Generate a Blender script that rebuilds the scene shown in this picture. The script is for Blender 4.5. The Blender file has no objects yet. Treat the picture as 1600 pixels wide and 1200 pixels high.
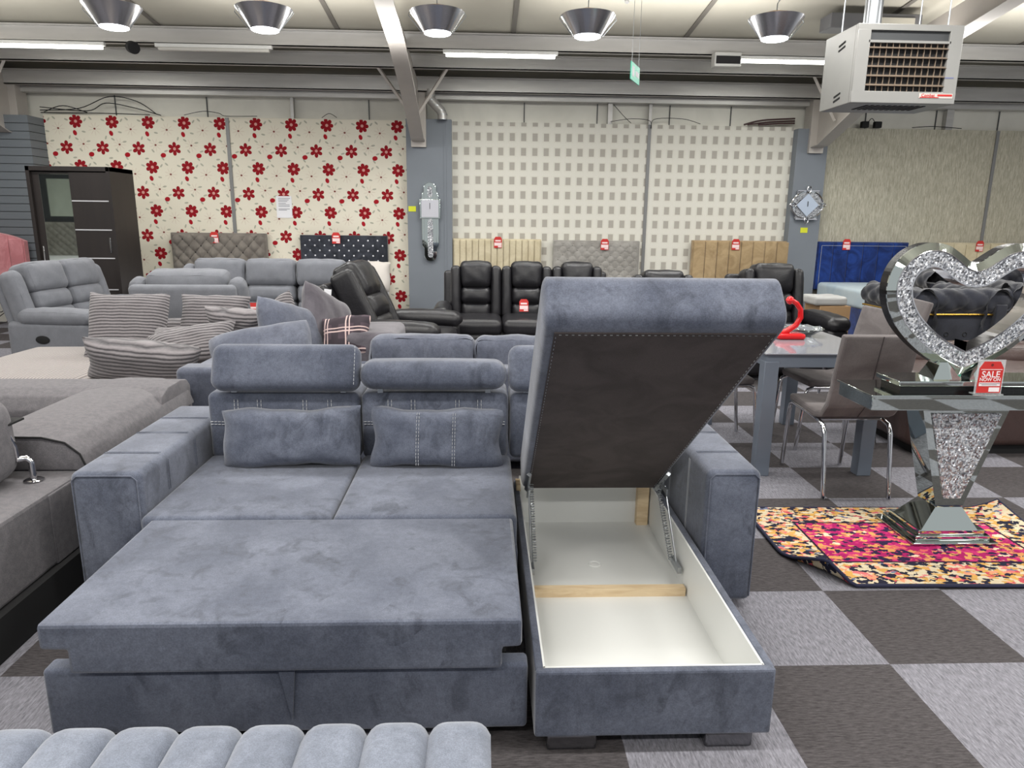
import bpy, bmesh, math, random
from mathutils import Matrix, Vector
random.seed(7)
SC = bpy.context.scene
PI = math.pi

# ------------------------------------------------------------------ camera
F_PX, PITCH, YAW, ROLL, CAM_H = 1115.21, 0.22815, -0.041993, 0.011806, 1.49089
def camera_matrix():
    cp, sp, cy, sy = math.cos(PITCH), math.sin(PITCH), math.cos(YAW), math.sin(YAW)
    f = Vector((-sy*cp, cy*cp, -sp)); r = Vector((cy, sy, 0)); u = r.cross(f)
    r2 = r*math.cos(ROLL)+u*math.sin(ROLL); u2 = u*math.cos(ROLL)-r*math.sin(ROLL)
    m = Matrix((r2, u2, -f)).transposed().to_4x4()
    m.translation = (0, 0, CAM_H)
    return m
cam = bpy.data.cameras.new('camera'); co = bpy.data.objects.new('camera', cam)
SC.collection.objects.link(co)
cam.sensor_width = 36; cam.lens = 36*F_PX/1600; cam.clip_start = 0.02; cam.clip_end = 100
co.matrix_world = camera_matrix(); SC.camera = co

# ------------------------------------------------------------------ world, light, exposure
SC.view_settings.view_transform = 'Standard'; SC.view_settings.look = 'None'
SC.view_settings.gamma = 1; SC.view_settings.use_curve_mapping = False
SC.view_settings.exposure = 0.0
SC.cycles.use_denoising = True
SC.cycles.max_bounces = 8
w = bpy.data.worlds.new('world'); SC.world = w; w.use_nodes = True
w.node_tree.nodes['Background'].inputs[0].default_value = (0.95, 0.97, 1.0, 1)
w.node_tree.nodes['Background'].inputs[1].default_value = 0.55
def area(loc, sx, sy, power, col=(1, .985, .955), rot=(0, 0, 0)):
    l = bpy.data.lights.new('added_area_light', 'AREA'); l.shape = 'RECTANGLE'; l.size = sx; l.size_y = sy
    l.energy = power; l.color = col
    o = bpy.data.objects.new('added_area_light', l); o.location = loc; o.rotation_euler = rot
    SC.collection.objects.link(o)
# rows of added area lights standing in for unseen lamps across the hall
for yy, pw in ((-1.2, 60), (1.6, 62), (4.4, 66), (7.4, 50)):
    for xx in (-5.2, -1.7, 1.8, 5.3):
        area((xx, yy, 3.3), 2.4, 0.25, pw)
        area((xx, yy, 3.0), 2.4, 0.25, pw*.72, rot=(math.pi, 0, 0))  # added upward fill that brightens the ceiling lining

# ------------------------------------------------------------------ helpers
def lin(c):
    return tuple(((v/255)/12.92 if v/255 <= .04045 else ((v/255+.055)/1.055)**2.4) for v in c)
def C3(*c): return (*lin(c), 1)
class MB:
    def __init__(s): s.bm = bmesh.new(); s.mi = 0
    def add(s, vs, fs, M=None, smooth=False):
        bv = [s.bm.verts.new((M @ Vector(v)) if M is not None else v) for v in vs]
        out = []
        for f in fs:
            try:
                g = s.bm.faces.new([bv[i] for i in f]); g.smooth = smooth; g.material_index = s.mi; out.append(g)
            except ValueError: pass
        return bv, out
    def box(s, x0, x1, y0, y1, z0, z1, bev=0, M=None, seg=2):
        t = bmesh.new()
        bmesh.ops.create_cube(t, size=1)
        for v in t.verts:
            v.co = ((x0+x1)/2+v.co.x*(x1-x0), (y0+y1)/2+v.co.y*(y1-y0), (z0+z1)/2+v.co.z*(z1-z0))
        if bev > 0:
            s.bevel(t, bev, seg)
        s.merge(t, M)
        return s
    def bevel(s, t, bev, seg):
        # only the rounded strips are smooth; the flat faces stay flat, so mirrors reflect truly
        t.normal_update(); ns = [f.normal.copy() for f in t.faces]
        bmesh.ops.bevel(t, geom=list(t.edges), offset=bev, segments=seg, affect='EDGES', profile=.5)
        t.normal_update()
        for f in t.faces: f.smooth = not any(f.normal.dot(n) > .99995 for n in ns)
    def merge(s, t, M=None, smooth=None):
        t.verts.ensure_lookup_table()
        idx = {v: i for i, v in enumerate(t.verts)}
        fl = list(t.faces)
        bv, out = s.add([v.co.copy() for v in t.verts], [[idx[v] for v in f.verts] for f in fl], M, bool(smooth))
        if smooth is None and len(out) == len(fl):
            for f, g in zip(fl, out): g.smooth = f.smooth
        t.free()
    def soft(s, x0, x1, y0, y1, z0, z1, r=.03, puff=(0, 0, 0), n=6, M=None, wr=0, fn=None, seed=0):
        """rounded box; puff = extra bulge of the x, y, z faces; wr = wrinkle depth; fn(u,v,w,p) reshapes"""
        c = Vector(((x0+x1)/2, (y0+y1)/2, (z0+z1)/2)); h = Vector(((x1-x0)/2, (y1-y0)/2, (z1-z0)/2))
        r = min(r, h.x*.98, h.y*.98, h.z*.98)
        m = 3
        def axis(hh):
            i = hh-r
            base = [-i+2*i*k/n for k in range(n+1)] if i > 1e-5 else [0]
            ext = [r*math.tan(PI/4*k/m) for k in range(1, m+1)]
            return [-(i+e) for e in reversed(ext)]+base+[i+e for e in ext]
        ax = [axis(h.x), axis(h.y), axis(h.z)]
        t = bmesh.new()
        rnd = random.Random(seed+int(abs(x0*977+z0*331+y0*53)))
        ph = [rnd.uniform(0, 6.28) for _ in range(6)]
        for d in range(3):
            a, b = (d+1) % 3, (d+2) % 3
            for sg in (-1, 1):
                grid = []
                for u in ax[a]:
                    row = []
                    for v in ax[b]:
                        p = [0, 0, 0]; p[d] = sg*h[d]; p[a] = u; p[b] = v
                        p = Vector(p)
                        q = Vector([max(-(h[k]-r), min(h[k]-r, p[k])) for k in range(3)])
                        dv = p-q
                        if dv.length > 1e-9: p = q+dv.normalized()*r
                        U = [min(1, abs(p[k])/h[k]) for k in range(3)]
                        for k in range(3):
                            if puff[k]:
                                k1, k2 = (k+1) % 3, (k+2) % 3
                                g = (1-U[k1]**2.2)*(1-U[k2]**2.2)
                                p[k] += puff[k]*g*(p[k]/h[k])
                        if wr:
                            e = wr*(.5+.5*max(U[a], U[b])**3)
                            p[d] += sg*e*(math.sin(p[a]*31+ph[0]+3*math.sin(p[b]*13+ph[1]))*.5+math.sin(p[b]*43+ph[2]+2*math.sin(p[a]*17+ph[3]))*.5)*(1-U[a]**6)*(1-U[b]**6)
                        if fn: p = fn(p.x/h.x, p.y/h.y, p.z/h.z, p)
                        row.append(t.verts.new(p+c))
                    grid.append(row)
                for i in range(len(grid)-1):
                    for j in range(len(grid[0])-1):
                        q = [grid[i][j], grid[i+1][j], grid[i+1][j+1], grid[i][j+1]]
                        if sg < 0: q.reverse()
                        t.faces.new(q)
        bmesh.ops.remove_doubles(t, verts=t.verts, dist=1e-5)
        s.merge(t, M, True)
        return s
    def cushion(s, w, h, t, M=None, ear=.06, n=16, wr=0.004, seed=0):
        """scatter cushion in the local xz plane, thickness along y"""
        rnd = random.Random(seed); ph = [rnd.uniform(0, 6.28) for _ in range(4)]
        vs = []; fs = []
        for sg in (-1, 1):
            base = len(vs)
            for i in range(n+1):
                for j in range(n+1):
                    u = -math.cos(PI*i/n)*.35+(2*i/n-1)*.65; v = -math.cos(PI*j/n)*.35+(2*j/n-1)*.65
                    px = w/2*u*(1-ear*(1-v*v)); pz = h/2*v*(1-ear*(1-u*u))
                    px += u*u*u*.006*math.sin(4.5*v+ph[2]); pz += v*v*v*(.007*math.sin(4*u+ph[3])+.003*math.sin(11*u+ph[0]))
                    cr = (abs(u)*abs(v))**6; px *= 1-.035*cr; pz *= 1-.05*cr
                    th = t/2*((1-u**4)*(1-v**4))**.5*(1-.25*(u*u*v*v))
                    th += wr*(math.sin(u*9+ph[0]+2*math.sin(v*5+ph[1]))+.8*abs(u*v)*math.sin(14*(u*(1 if v > 0 else -1)+v)+ph[2]))*(1-u**6)*(1-v**6)
                    vs.append((px, sg*th, pz))
            for i in range(n):
                for j in range(n):
                    q = [base+i*(n+1)+j, base+(i+1)*(n+1)+j, base+(i+1)*(n+1)+j+1, base+i*(n+1)+j+1]
                    fs.append(q if sg < 0 else q[::-1])
        t2 = bmesh.new(); bv = [t2.verts.new(v) for v in vs]
        for f in fs: t2.faces.new([bv[k] for k in f])
        bmesh.ops.remove_doubles(t2, verts=t2.verts, dist=1e-5)
        s.merge(t2, M, True); return s
    def tube(s, pts, r, seg=8, M=None, closed=False, caps=True):
        pts = [Vector(p) for p in pts]; n = len(pts)
        rr = r if isinstance(r, (list, tuple)) else [r]*n
        vs = []; up = None
        for i, p in enumerate(pts):
            a = pts[i-1] if (i > 0 or closed) else p; b = pts[(i+1) % n] if (i < n-1 or closed) else p
            d = (b-a).normalized()
            if up is None:
                up = Vector((0, 0, 1)) if abs(d.z) < .9 else Vector((1, 0, 0))
            x = up.cross(d).normalized(); y = d.cross(x); up = y
            for k in range(seg):
                an = 2*PI*k/seg; vs.append(p+(x*math.cos(an)+y*math.sin(an))*rr[i])
        fs = []
        for i in range(n if closed else n-1):
            for k in range(seg):
                j = (i+1) % n
                fs.append([i*seg+k, i*seg+(k+1) % seg, j*seg+(k+1) % seg, j*seg+k])
        if caps and not closed:
            fs.append(list(range(seg))[::-1]); fs.append([(n-1)*seg+k for k in range(seg)])
        s.add(vs, fs, M, True); return s
    def cyl(s, a, b, r, seg=16, M=None): return s.tube([a, b], r, seg, M)
    def lathe(s, prof, cx=0, cy=0, cz=0, seg=24, M=None):
        vs = []; fs = []
        for (r, z) in prof:
            for k in range(seg):
                a = 2*PI*k/seg; vs.append((cx+r*math.cos(a), cy+r*math.sin(a), cz+z))
        for i in range(len(prof)-1):
            for k in range(seg):
                fs.append([i*seg+k, i*seg+(k+1) % seg, (i+1)*seg+(k+1) % seg, (i+1)*seg+k])
        s.add(vs, fs, M, True); return s
    def prism(s, poly, a, b, axis='y', M=None, smooth=False, bev=0):
        """poly in the plane of the two other axes (x,z for y; y,z for x; x,y for z)"""
        def P(u, v, w):
            return {'y': (u, w, v), 'x': (w, u, v), 'z': (u, v, w)}[axis]
        n = len(poly); t = bmesh.new()
        A = [t.verts.new(P(u, v, a)) for u, v in poly]; B = [t.verts.new(P(u, v, b)) for u, v in poly]
        t.faces.new(A); t.faces.new(B[::-1])
        for i in range(n):
            j = (i+1) % n; t.faces.new([A[j], A[i], B[i], B[j]])
        bmesh.ops.recalc_face_normals(t, faces=t.faces)
        if bev:
            s.bevel(t, bev, 2)
        s.merge(t, M, True if smooth else None); return s
    def hull(s, low, high, M=None):
        """frustum between two quads of equal order"""
        n = len(low)
        fs = [list(range(n))[::-1], [n+i for i in range(n)]]+[[i, (i+1) % n, n+(i+1) % n, n+i] for i in range(n)]
        s.add(list(low)+list(high), fs, M); return s
    def surf(s, fn, nu, nv, M=None, smooth=True):
        vs = [fn(i/nu, j/nv) for i in range(nu+1) for j in range(nv+1)]
        fs = [[i*(nv+1)+j, (i+1)*(nv+1)+j, (i+1)*(nv+1)+j+1, i*(nv+1)+j+1] for i in range(nu) for j in range(nv)]
        s.add(vs, fs, M, smooth); return s
    def obj(s, name, mat, parent=None, org=None, M=None):
        me = bpy.data.meshes.new(name)
        if org is not None: bmesh.ops.translate(s.bm, verts=s.bm.verts, vec=-Vector(org))
        s.bm.to_mesh(me); s.bm.free()
        for m in (mat if isinstance(mat, (list, tuple)) else [mat]): me.materials.append(m)
        fl = [p.use_smooth for p in me.polygons]
        me.set_sharp_from_angle(angle=math.radians(42))
        me.polygons.foreach_set('use_smooth', fl)
        o = bpy.data.objects.new(name, me); SC.collection.objects.link(o)
        if parent is not None: o.parent = parent
        elif org is not None: o.location = org
        if M is not None: o.matrix_world = M
        return o
def tag(o, label=None, cat=None, group=None, kind=None):
    if label: o['label'] = label
    if cat: o['category'] = cat
    if group: o['group'] = group
    if kind: o['kind'] = kind
    return o
class Thing:
    """an Empty at the thing's base; part meshes are written in world numbers (or in local ones with loc=False)"""
    def __init__(s, name, label, cat, loc=(0, 0, 0), rz=0, group=None, local=False):
        s.o = bpy.data.objects.new(name, None); SC.collection.objects.link(s.o)
        s.o.location = loc; s.o.rotation_euler = (0, 0, rz); s.o.empty_display_size = .1
        s.local = local; s.org = Vector(loc)
        tag(s.o, label, cat, group)
    def part(s, name, mb, mat, parent=None, label=None):
        o = mb.obj(name, mat, parent or s.o, None if s.local else s.org)
        if parent is not None: o.parent = parent
        if label: o['label'] = label
        return o
def copy_tree(o, parent=None):
    c = o.copy(); SC.collection.objects.link(c)
    if parent is not None: c.parent = parent
    for ch in list(o.children): copy_tree(ch, c)
    return c
def place(o, loc, rz=0, label=None):
    o.location = loc; o.rotation_euler = (0, 0, rz)
    if label: o['label'] = label
    return o
def struct(name, mb, mat):
    o = mb.obj(name, mat); o['kind'] = 'structure'; return o
def T(x=0, y=0, z=0, rx=0, ry=0, rz=0):
    return Matrix.Translation((x, y, z)) @ Matrix.Rotation(rz, 4, 'Z') @ Matrix.Rotation(ry, 4, 'Y') @ Matrix.Rotation(rx, 4, 'X')
def lettering(txt, size, mat, parent, M, name='lettering', ext=.0004, align='CENTER'):
    cu = bpy.data.curves.new(name, 'FONT'); cu.body = txt; cu.size = size; cu.extrude = ext
    cu.align_x = align; cu.align_y = 'CENTER'; cu.offset = size*.012
    t = bpy.data.objects.new(name, cu); SC.collection.objects.link(t)
    dg = bpy.context.evaluated_depsgraph_get(); dg.update()
    me = bpy.data.meshes.new_from_object(t.evaluated_get(dg))
    bpy.data.objects.remove(t); me.materials.clear(); me.materials.append(mat)
    me.transform(M)
    o = bpy.data.objects.new(name, me); SC.collection.objects.link(o); o.parent = parent
    return o

# ------------------------------------------------------------------ node materials
class X:
    """tiny expression wrapper over Math nodes"""
    nt = None
    def __init__(s, v): s.v = v
    @staticmethod
    def op(o, *a):
        n = X.nt.nodes.new('ShaderNodeMath'); n.operation = o
        for i, q in enumerate(a):
            q = q.v if isinstance(q, X) else q
            if isinstance(q, (int, float)): n.inputs[i].default_value = q
            else: X.nt.links.new(q, n.inputs[i])
        return X(n.outputs[0])
    def __add__(s, o): return X.op('ADD', s, o)
    def __radd__(s, o): return X.op('ADD', s, o)
    def __sub__(s, o): return X.op('SUBTRACT', s, o)
    def __rsub__(s, o): return X.op('SUBTRACT', o, s)
    def __mul__(s, o): return X.op('MULTIPLY', s, o)
    def __rmul__(s, o): return X.op('MULTIPLY', s, o)
    def __truediv__(s, o): return X.op('DIVIDE', s, o)
    def __lt__(s, o): return X.op('LESS_THAN', s, o)
    def __gt__(s, o): return X.op('GREATER_THAN', s, o)
    def abs(s): return X.op('ABSOLUTE', s)
    def sin(s): return X.op('SINE', s)
    def cos(s): return X.op('COSINE', s)
    def pow(s, e): return X.op('POWER', s, e)
    def mod(s, m): return X.op('FLOORED_MODULO', s, m)
    def floor(s): return X.op('FLOOR', s)
    def max(s, o): return X.op('MAXIMUM', s, o)
    def min(s, o): return X.op('MINIMUM', s, o)
    def wrap(s, c, p): return (s-(c-p/2)).mod(p)-p/2
class Mat:
    def __init__(s, name, rough=.6, metal=0, spec=.5):
        s.m = bpy.data.materials.new(name); s.m.use_nodes = True; s.nt = s.m.node_tree; X.nt = s.nt
        s.b = s.nt.nodes['Principled BSDF']; s.set('Roughness', rough); s.set('Metallic', metal)
        s.set('Specular IOR Level', spec); s._c = {}
    def set(s, k, v): s.b.inputs[k].default_value = v; return s
    def coord(s, kind='Object'):
        if kind not in s._c:
            n = s.nt.nodes.new('ShaderNodeTexCoord'); s._c[kind] = n.outputs[kind]
        return s._c[kind]
    def xyz(s, kind='Object'):
        n = s.nt.nodes.new('ShaderNodeSeparateXYZ'); s.nt.links.new(s.coord(kind), n.inputs[0])
        return [X(n.outputs[i]) for i in range(3)]
    def noise(s, scale, detail=3, rough=.5, dist=0, stretch=None, out='Fac', kind='Object'):
        n = s.nt.nodes.new('ShaderNodeTexNoise'); n.inputs['Scale'].default_value = scale
        n.inputs['Detail'].default_value = detail; n.inputs['Roughness'].default_value = rough; n.inputs['Distortion'].default_value = dist
        src = s.coord(kind)
        if stretch:
            mp = s.nt.nodes.new('ShaderNodeMapping'); mp.inputs['Scale'].default_value = stretch
            s.nt.links.new(src, mp.inputs[0]); src = mp.outputs[0]
        s.nt.links.new(src, n.inputs['Vector']); return X(n.outputs[out])
    def voro(s, scale, out='Color', feature='F1', stretch=None, rnd=1):
        n = s.nt.nodes.new('ShaderNodeTexVoronoi'); n.inputs['Scale'].default_value = scale; n.feature = feature
        n.inputs['Randomness'].default_value = rnd
        src = s.coord()
        if stretch:
            mp = s.nt.nodes.new('ShaderNodeMapping'); mp.inputs['Scale'].default_value = stretch
            s.nt.links.new(src, mp.inputs[0]); src = mp.outputs[0]
        s.nt.links.new(src, n.inputs['Vector']); return X(n.outputs[out])
    def ramp(s, x, stops, interp='LINEAR'):
        n = s.nt.nodes.new('ShaderNodeValToRGB'); n.color_ramp.interpolation = interp
        e = n.color_ramp.elements
        while len(e) < len(stops): e.new(.5)
        for i, (p, c) in enumerate(stops): e[i].position = p; e[i].color = c
        s.nt.links.new(x.v, n.inputs[0]); return n.outputs[0]
    def mix(s, f, a, b, mode='MIX'):
        n = s.nt.nodes.new('ShaderNodeMix'); n.data_type = 'RGBA'; n.blend_type = mode
        ins = [i for i in n.inputs if i.type == 'RGBA']; fac = [i for i in n.inputs if i.name == 'Factor' and i.type == 'VALUE'][0]
        f = f.v if isinstance(f, X) else f
        if isinstance(f, (int, float)): fac.default_value = f
        else: s.nt.links.new(f, fac)
        for q, i in ((a, ins[0]), (b, ins[1])):
            q = q.v if isinstance(q, X) else q
            if isinstance(q, tuple): i.default_value = q
            else: s.nt.links.new(q, i)
        return [o for o in n.outputs if o.type == 'RGBA'][0]
    def color(s, c):
        if isinstance(c, tuple): s.b.inputs['Base Color'].default_value = c
        else: s.nt.links.new(c.v if isinstance(c, X) else c, s.b.inputs['Base Color'])
        return s
    def link(s, k, x): s.nt.links.new(x.v if isinstance(x, X) else x, s.b.inputs[k]); return s
    def bump(s, x, strength=.3, dist=.01):
        n = s.nt.nodes.new('ShaderNodeBump'); n.inputs['Strength'].default_value = strength; n.inputs['Distance'].default_value = dist
        s.nt.links.new(x.v, n.inputs['Height']); s.nt.links.new(n.outputs[0], s.b.inputs['Normal']); return s
def plain(name, rgb, rough=.6, metal=0, spec=.5, **k):
    m = Mat(name, rough, metal, spec); m.color(C3(*rgb)); 
    if k.get('emit'): m.set('Emission Color', (*k.get('ecol', (1, 1, 1)), 1)); m.set('Emission Strength', k['emit'])
    return m.m
def fabric(name, a, b, scale=2.2, weave=260, rough=.95, sheen=.35, bump=.25, dist=1.2, lo=.38, hi=.62, scuff=0):
    """cloth with brushed patches: two tones of one dye"""
    m = Mat(name, rough, 0, .25)
    n1 = m.noise(scale, 4, .55, dist); n2 = m.noise(weave, 2, .6)
    c = m.ramp(n1, [(lo, C3(*a)), (hi, C3(*b))])
    if scuff:
        n3 = m.noise(11, 4, .62, .9, (1, 1, .55)); n4 = m.noise(2.4, 2)
        k = m.ramp(n3, [(.50, (0, 0, 0, 1)), (.74, (1, 1, 1, 1))])
        sc = X(k)*(n4 > .46)*scuff
        c = m.mix(sc, c, C3(*[int(v*.78) for v in a]))
        n5 = m.noise(55, 3, .7)
        c = m.mix(.35, c, m.ramp(n5, [(.35, (.36, .36, .36, 1)), (.65, (.66, .66, .66, 1))]), 'OVERLAY')
    c2 = m.mix(.34, c, m.ramp(n2, [(.3, (.25, .25, .25, 1)), (.7, (.78, .78, .78, 1))]), 'OVERLAY')
    m.color(c2); m.set('Sheen Weight', sheen); m.set('Sheen Roughness', .45)
    m.bump(n2*.6+n1*.4, bump, .003)
    return m.m
V_MAIN = fabric('grey_blue_velvet', (80, 85, 99), (100, 105, 119), 4, 240, dist=.4, scuff=.9)
V_BENCH = fabric('light_grey_plush', (112, 118, 131), (124, 130, 143), 5, 380, dist=.5, sheen=.4, scuff=.35)
F_LEFT = fabric('grey_marl_weave', (98, 96, 99), (108, 105, 108), 40, 300, dist=.2, sheen=.1, bump=.4)
F_RECL = fabric('grey_recliner_cloth', (112, 114, 120), (118, 120, 126), 12, 400, dist=.2, sheen=.15)
V_BEHIND = fabric('dusty_blue_grey_cloth', (80, 84, 97), (96, 100, 113), 6, 330, dist=.4, scuff=.5)
V_TAUPE = fabric('dark_taupe_plush', (78, 74, 80), (96, 92, 98), 4, 330)
V_TUFT = fabric('black_velvet', (30, 31, 38), (46, 48, 57), 4, 300, sheen=.45)
F_CHAIR = fabric('taupe_chair_suede', (92, 86, 86), (116, 110, 110), 3, 400, sheen=.2)
F_UNDER = fabric('black_lining_cloth', (72, 66, 65), (84, 77, 76), 5, 500, sheen=0, bump=.15)
F_NAVYBOX = fabric('royal_blue_velvet', (18, 38, 90), (30, 60, 130), 3.5, 300, dist=2)
def cord(name, a, b, pitch=.02, axis=2):
    m = Mat(name, .95, 0, .2); c = m.xyz(); n = m.noise(9, 3)
    wv = (((c[axis]+n*.012)*(2*PI/pitch)).sin()*.5+.5)
    n2 = m.noise(60, 3)
    m.color(m.mix(wv.pow(.6)*.8+n2*.25, C3(*a), C3(*b))); m.bump(wv.pow(.5)+n2*.3, .9, .006); m.set('Sheen Weight', .3)
    return m.m
CORD = cord('grey_corduroy', (44, 42, 46), (134, 129, 131), .024)
CORD_SEAT = cord('pale_corduroy', (110, 104, 104), (158, 150, 146), .022, 0)
def leather(name, rgb, rough=.38):
    m = Mat(name, rough, 0, .5); n = m.noise(9, 5, .6, .8); n2 = m.noise(140, 2)
    m.color(m.mix(n, C3(*[int(v*.8) for v in rgb]), C3(*rgb))); m.bump(n*.7+n2*.15, .45, .012); return m.m
L_BLACK = leather('black_leather', (33, 32, 36)); L_BROWN = leather('dark_brown_leather', (74, 56, 52))
CHROME = plain('chrome', (215, 215, 218), .08, 1); STEEL = plain('galvanised_steel', (170, 174, 178), .35, .9)
MIRROR = plain('silvered_glass', (205, 214, 210), .02, 1)
BLACK = plain('black_gloss', (14, 14, 16), .25); BLACKM = plain('black_matt', (16, 16, 18), .8)
WHITE = plain('white_board', (222, 223, 220), .45); WHITEP = plain('white_paper', (232, 232, 236), .8)
RED = plain('red_card', (196, 44, 40), .6); REDG = plain('glossy_red_resin', (200, 14, 20), .15)
YELL = plain('yellow_sticker', (214, 218, 50), .7)
CHROMED = plain('dark_chrome', (120, 120, 124), .15, .9)
THREAD = plain('pale_thread', (176, 178, 182), .9)
GOLD = plain('gold_trim', (210, 170, 80), .25, 1)
PINE = None
def mk_wood():
    m = Mat('pine_batten', .6); n = m.noise(7, 4, .6, 1.0, (1, 6, 6)); m.color(m.ramp(n, [(.3, C3(205, 178, 140)), (.7, C3(228, 207, 172))])); return m.m
PINE = mk_wood()
m = Mat('glass_clear', .03); m.set('Transmission Weight', 1.0); m.set('IOR', 1.45); m.color((.95, .99, .97, 1)); GLASS = m.m
m = Mat('clear_acrylic', .05); m.set('Alpha', .25); m.color((.95, .97, 1, 1)); ACRYL = m.m
def mk_crystal():
    m = Mat('crushed_crystal', .3, .45, .8)
    v = m.voro(150, 'Color')
    n = m.nt.nodes.new('ShaderNodeSeparateColor'); m.nt.links.new(v.v, n.inputs[0])
    r = X(n.outputs[0]); g = X(n.outputs[1])
    m.color(m.ramp(r, [(0, C3(96, 99, 106)), (.4, C3(150, 153, 160)), (.75, C3(205, 208, 214)), (.95, C3(252, 252, 254))]))
    # each chip is a facet tilted its own way
    nm = m.nt.nodes.new('ShaderNodeVectorMath'); nm.operation = 'MULTIPLY_ADD'
    m.nt.links.new(v.v, nm.inputs[0]); nm.inputs[1].default_value = (1.3, 1.3, 1.3); nm.inputs[2].default_value = (-.65, -.65, -.65)
    ge = m.nt.nodes.new('ShaderNodeNewGeometry')
    ad = m.nt.nodes.new('ShaderNodeVectorMath'); ad.operation = 'ADD'
    m.nt.links.new(nm.outputs[0], ad.inputs[0]); m.nt.links.new(ge.outputs['Normal'], ad.inputs[1])
    nz = m.nt.nodes.new('ShaderNodeVectorMath'); nz.operation = 'NORMALIZE'; m.nt.links.new(ad.outputs[0], nz.inputs[0])
    m.nt.links.new(nz.outputs[0], m.b.inputs['Normal'])
    return m.m
CRYSTAL = mk_crystal()

# floor carpet tiles: half-metre checkerboard of streaky pale and dark squares
def mk_floor():
    m = Mat('carpet_tiles', .95, 0, .15); x, y, z = m.xyz()
    cx = ((x-.912)*2).floor(); cy = ((y-2.1364)*2).floor()
    k = (cx+cy).mod(2)
    st = m.noise(1, 3, .7, 0, (150, 28, 1)); st2 = m.noise(70, 3, .7)
    s2 = m.noise(1, 3, .7, 0, (30, 160, 1))
    lt = m.ramp(st, [(.3, C3(98, 97, 103)), (.7, C3(148, 147, 155))])
    dk = m.ramp(s2, [(.3, C3(58, 55, 56)), (.7, C3(90, 86, 87))])
    m.color(m.mix(k, lt, dk)); m.bump(st+st2, .4, .004); m.k = k
    return m.m
# ------------------------------------------------------------------ room shell
fl = MB(); fl.box(-9.5, 9.5, -4, 10.3, -.1, 0); struct('floor', fl, mk_floor())
def mk_floral():
    m = Mat('floral_wallpaper', .8, 0, .2); x, y, z = m.xyz(); PX, PZ = .470, .570
    col = m.mix(m.noise(.8, 2), C3(218, 212, 194), C3(227, 221, 206))
    def at(cx, cz): return x.wrap(cx, PX), z.wrap(cz, PZ)
    def leaf(cx, cz, ang, a=.026, b=.011, c=(150, 152, 136), f=.75):
        nonlocal col
        dx, dz = at(cx, cz); ca, sa = math.cos(ang), math.sin(ang)
        u = (dx*ca+dz*sa)/a; v = (dz*ca-dx*sa)/b
        col = m.mix(((u*u+v*v) < 1)*f, col, C3(*c))
    def flower(cx, cz, R, n=6, ph=0., c=(142, 20, 30), f=1., thin=.75, base=.45, ctr=(206, 150, 140)):
        nonlocal col
        dx, dz = at(cx, cz); r = (dx*dx+dz*dz).pow(.5); a = X.op('ARCTAN2', dz, dx)
        edge = ((a*(n/2)+ph).cos().abs().pow(thin)*(1-base)+base)*R
        col = m.mix((r < edge)*f, col, C3(*c))
        if ctr: col = m.mix((r < R*.22), col, C3(*ctr))
    A = (-5.39, 2.675); B = (-5.545, 2.345)
    for (ox, oz) in ((A[0]+.235, A[1]-.09), (B[0]+.225, B[1]+.045)):
        flower(ox, oz, .085, 9, .3, (204, 188, 174), .55, 6, .06, None)
        leaf(ox, oz, 0, .014, .012, (120, 60, 52), 1)
    for lx, lz, an in ((.12, .02, .9), (.19, .04, 2.4), (.09, -.13, -.2), (-.01, -.22, -.6), (-.12, .02, -.4), (.14, -.25, .2), (-.10, -.20, 1.2), (.03, -.36, -.9), (.20, -.36, .3), (-.06, -.46, .1), (.15, -.46, -.9), (-.18, -.32, -1.2)):
        leaf(A[0]+lx, A[1]+lz, an)
    flower(*A, .088, 7, .2, thin=.5, base=.55); flower(B[0], B[1], .088, 6, PI/2, thin=.7, base=.42)
    leaf(A[0]-.025, A[1]-.145, 1.9, .034, .025, (162, 24, 36), 1)
    leaf(B[0]-.155, B[1]-.085, .2, .036, .03, (162, 24, 36), 1)
    m.color(col); return m.m
def mk_squares():
    m = Mat('check_wallpaper', .8, 0, .2); x, y, z = m.xyz(); P, Q = .1553, .190
    dx = x.wrap(-.228, P).abs(); dz = z.wrap(2.566, Q).abs()
    n = m.noise(1, 3, .6, 0, (260, 4, 12)); n2 = m.noise(1, 3, .6, 0, (8, 4, 260))
    bg = m.mix(n, C3(208, 205, 194), C3(220, 218, 208))
    band = (((dx > .055).max(dz > .066)))*.25
    c = m.mix(band, bg, m.mix(n2, C3(222, 220, 212), C3(232, 230, 224)))
    c = m.mix((dx < .035)*(dz < .051), c, m.mix(n2, C3(166, 161, 152), C3(181, 176, 167)))
    m.color(c); return m.m
def mk_streak():
    m = Mat('streaked_grasscloth', .85, 0, .2); n = m.noise(1, 4, .7, .6, (60, 4, 9)); n2 = m.noise(1, 2, .6, 0, (9, 4, 1.3))
    m.color(m.mix(n2*.35, m.ramp(n, [(.3, C3(146, 142, 126)), (.52, C3(182, 178, 162)), (.7, C3(208, 205, 190))]), C3(182, 176, 158))); m.bump(n, .3, .004); return m.m
def mk_trellis():
    m = Mat('trellis_wallpaper', .8); x, y, z = m.xyz()
    # rows of slanted rounded lozenge outlines
    u = x*.82+z*.57; v = z*.82-x*.57
    r = (v/.14).floor().mod(2)*.19; du = (u+r).wrap(0, .38).abs(); dv = v.wrap(.07, .14).abs()
    q = ((du-.09).max(0)); dd = (q*q+dv*dv).pow(.5)
    ln = ((dd-.055).abs() < .006)
    m.color(m.mix(ln, C3(220, 218, 210), C3(66, 62, 60))); return m.m
wb = MB(); wb.box(-9.5, 9.5, 10.3, 10.4, 0, 3.6)
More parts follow.
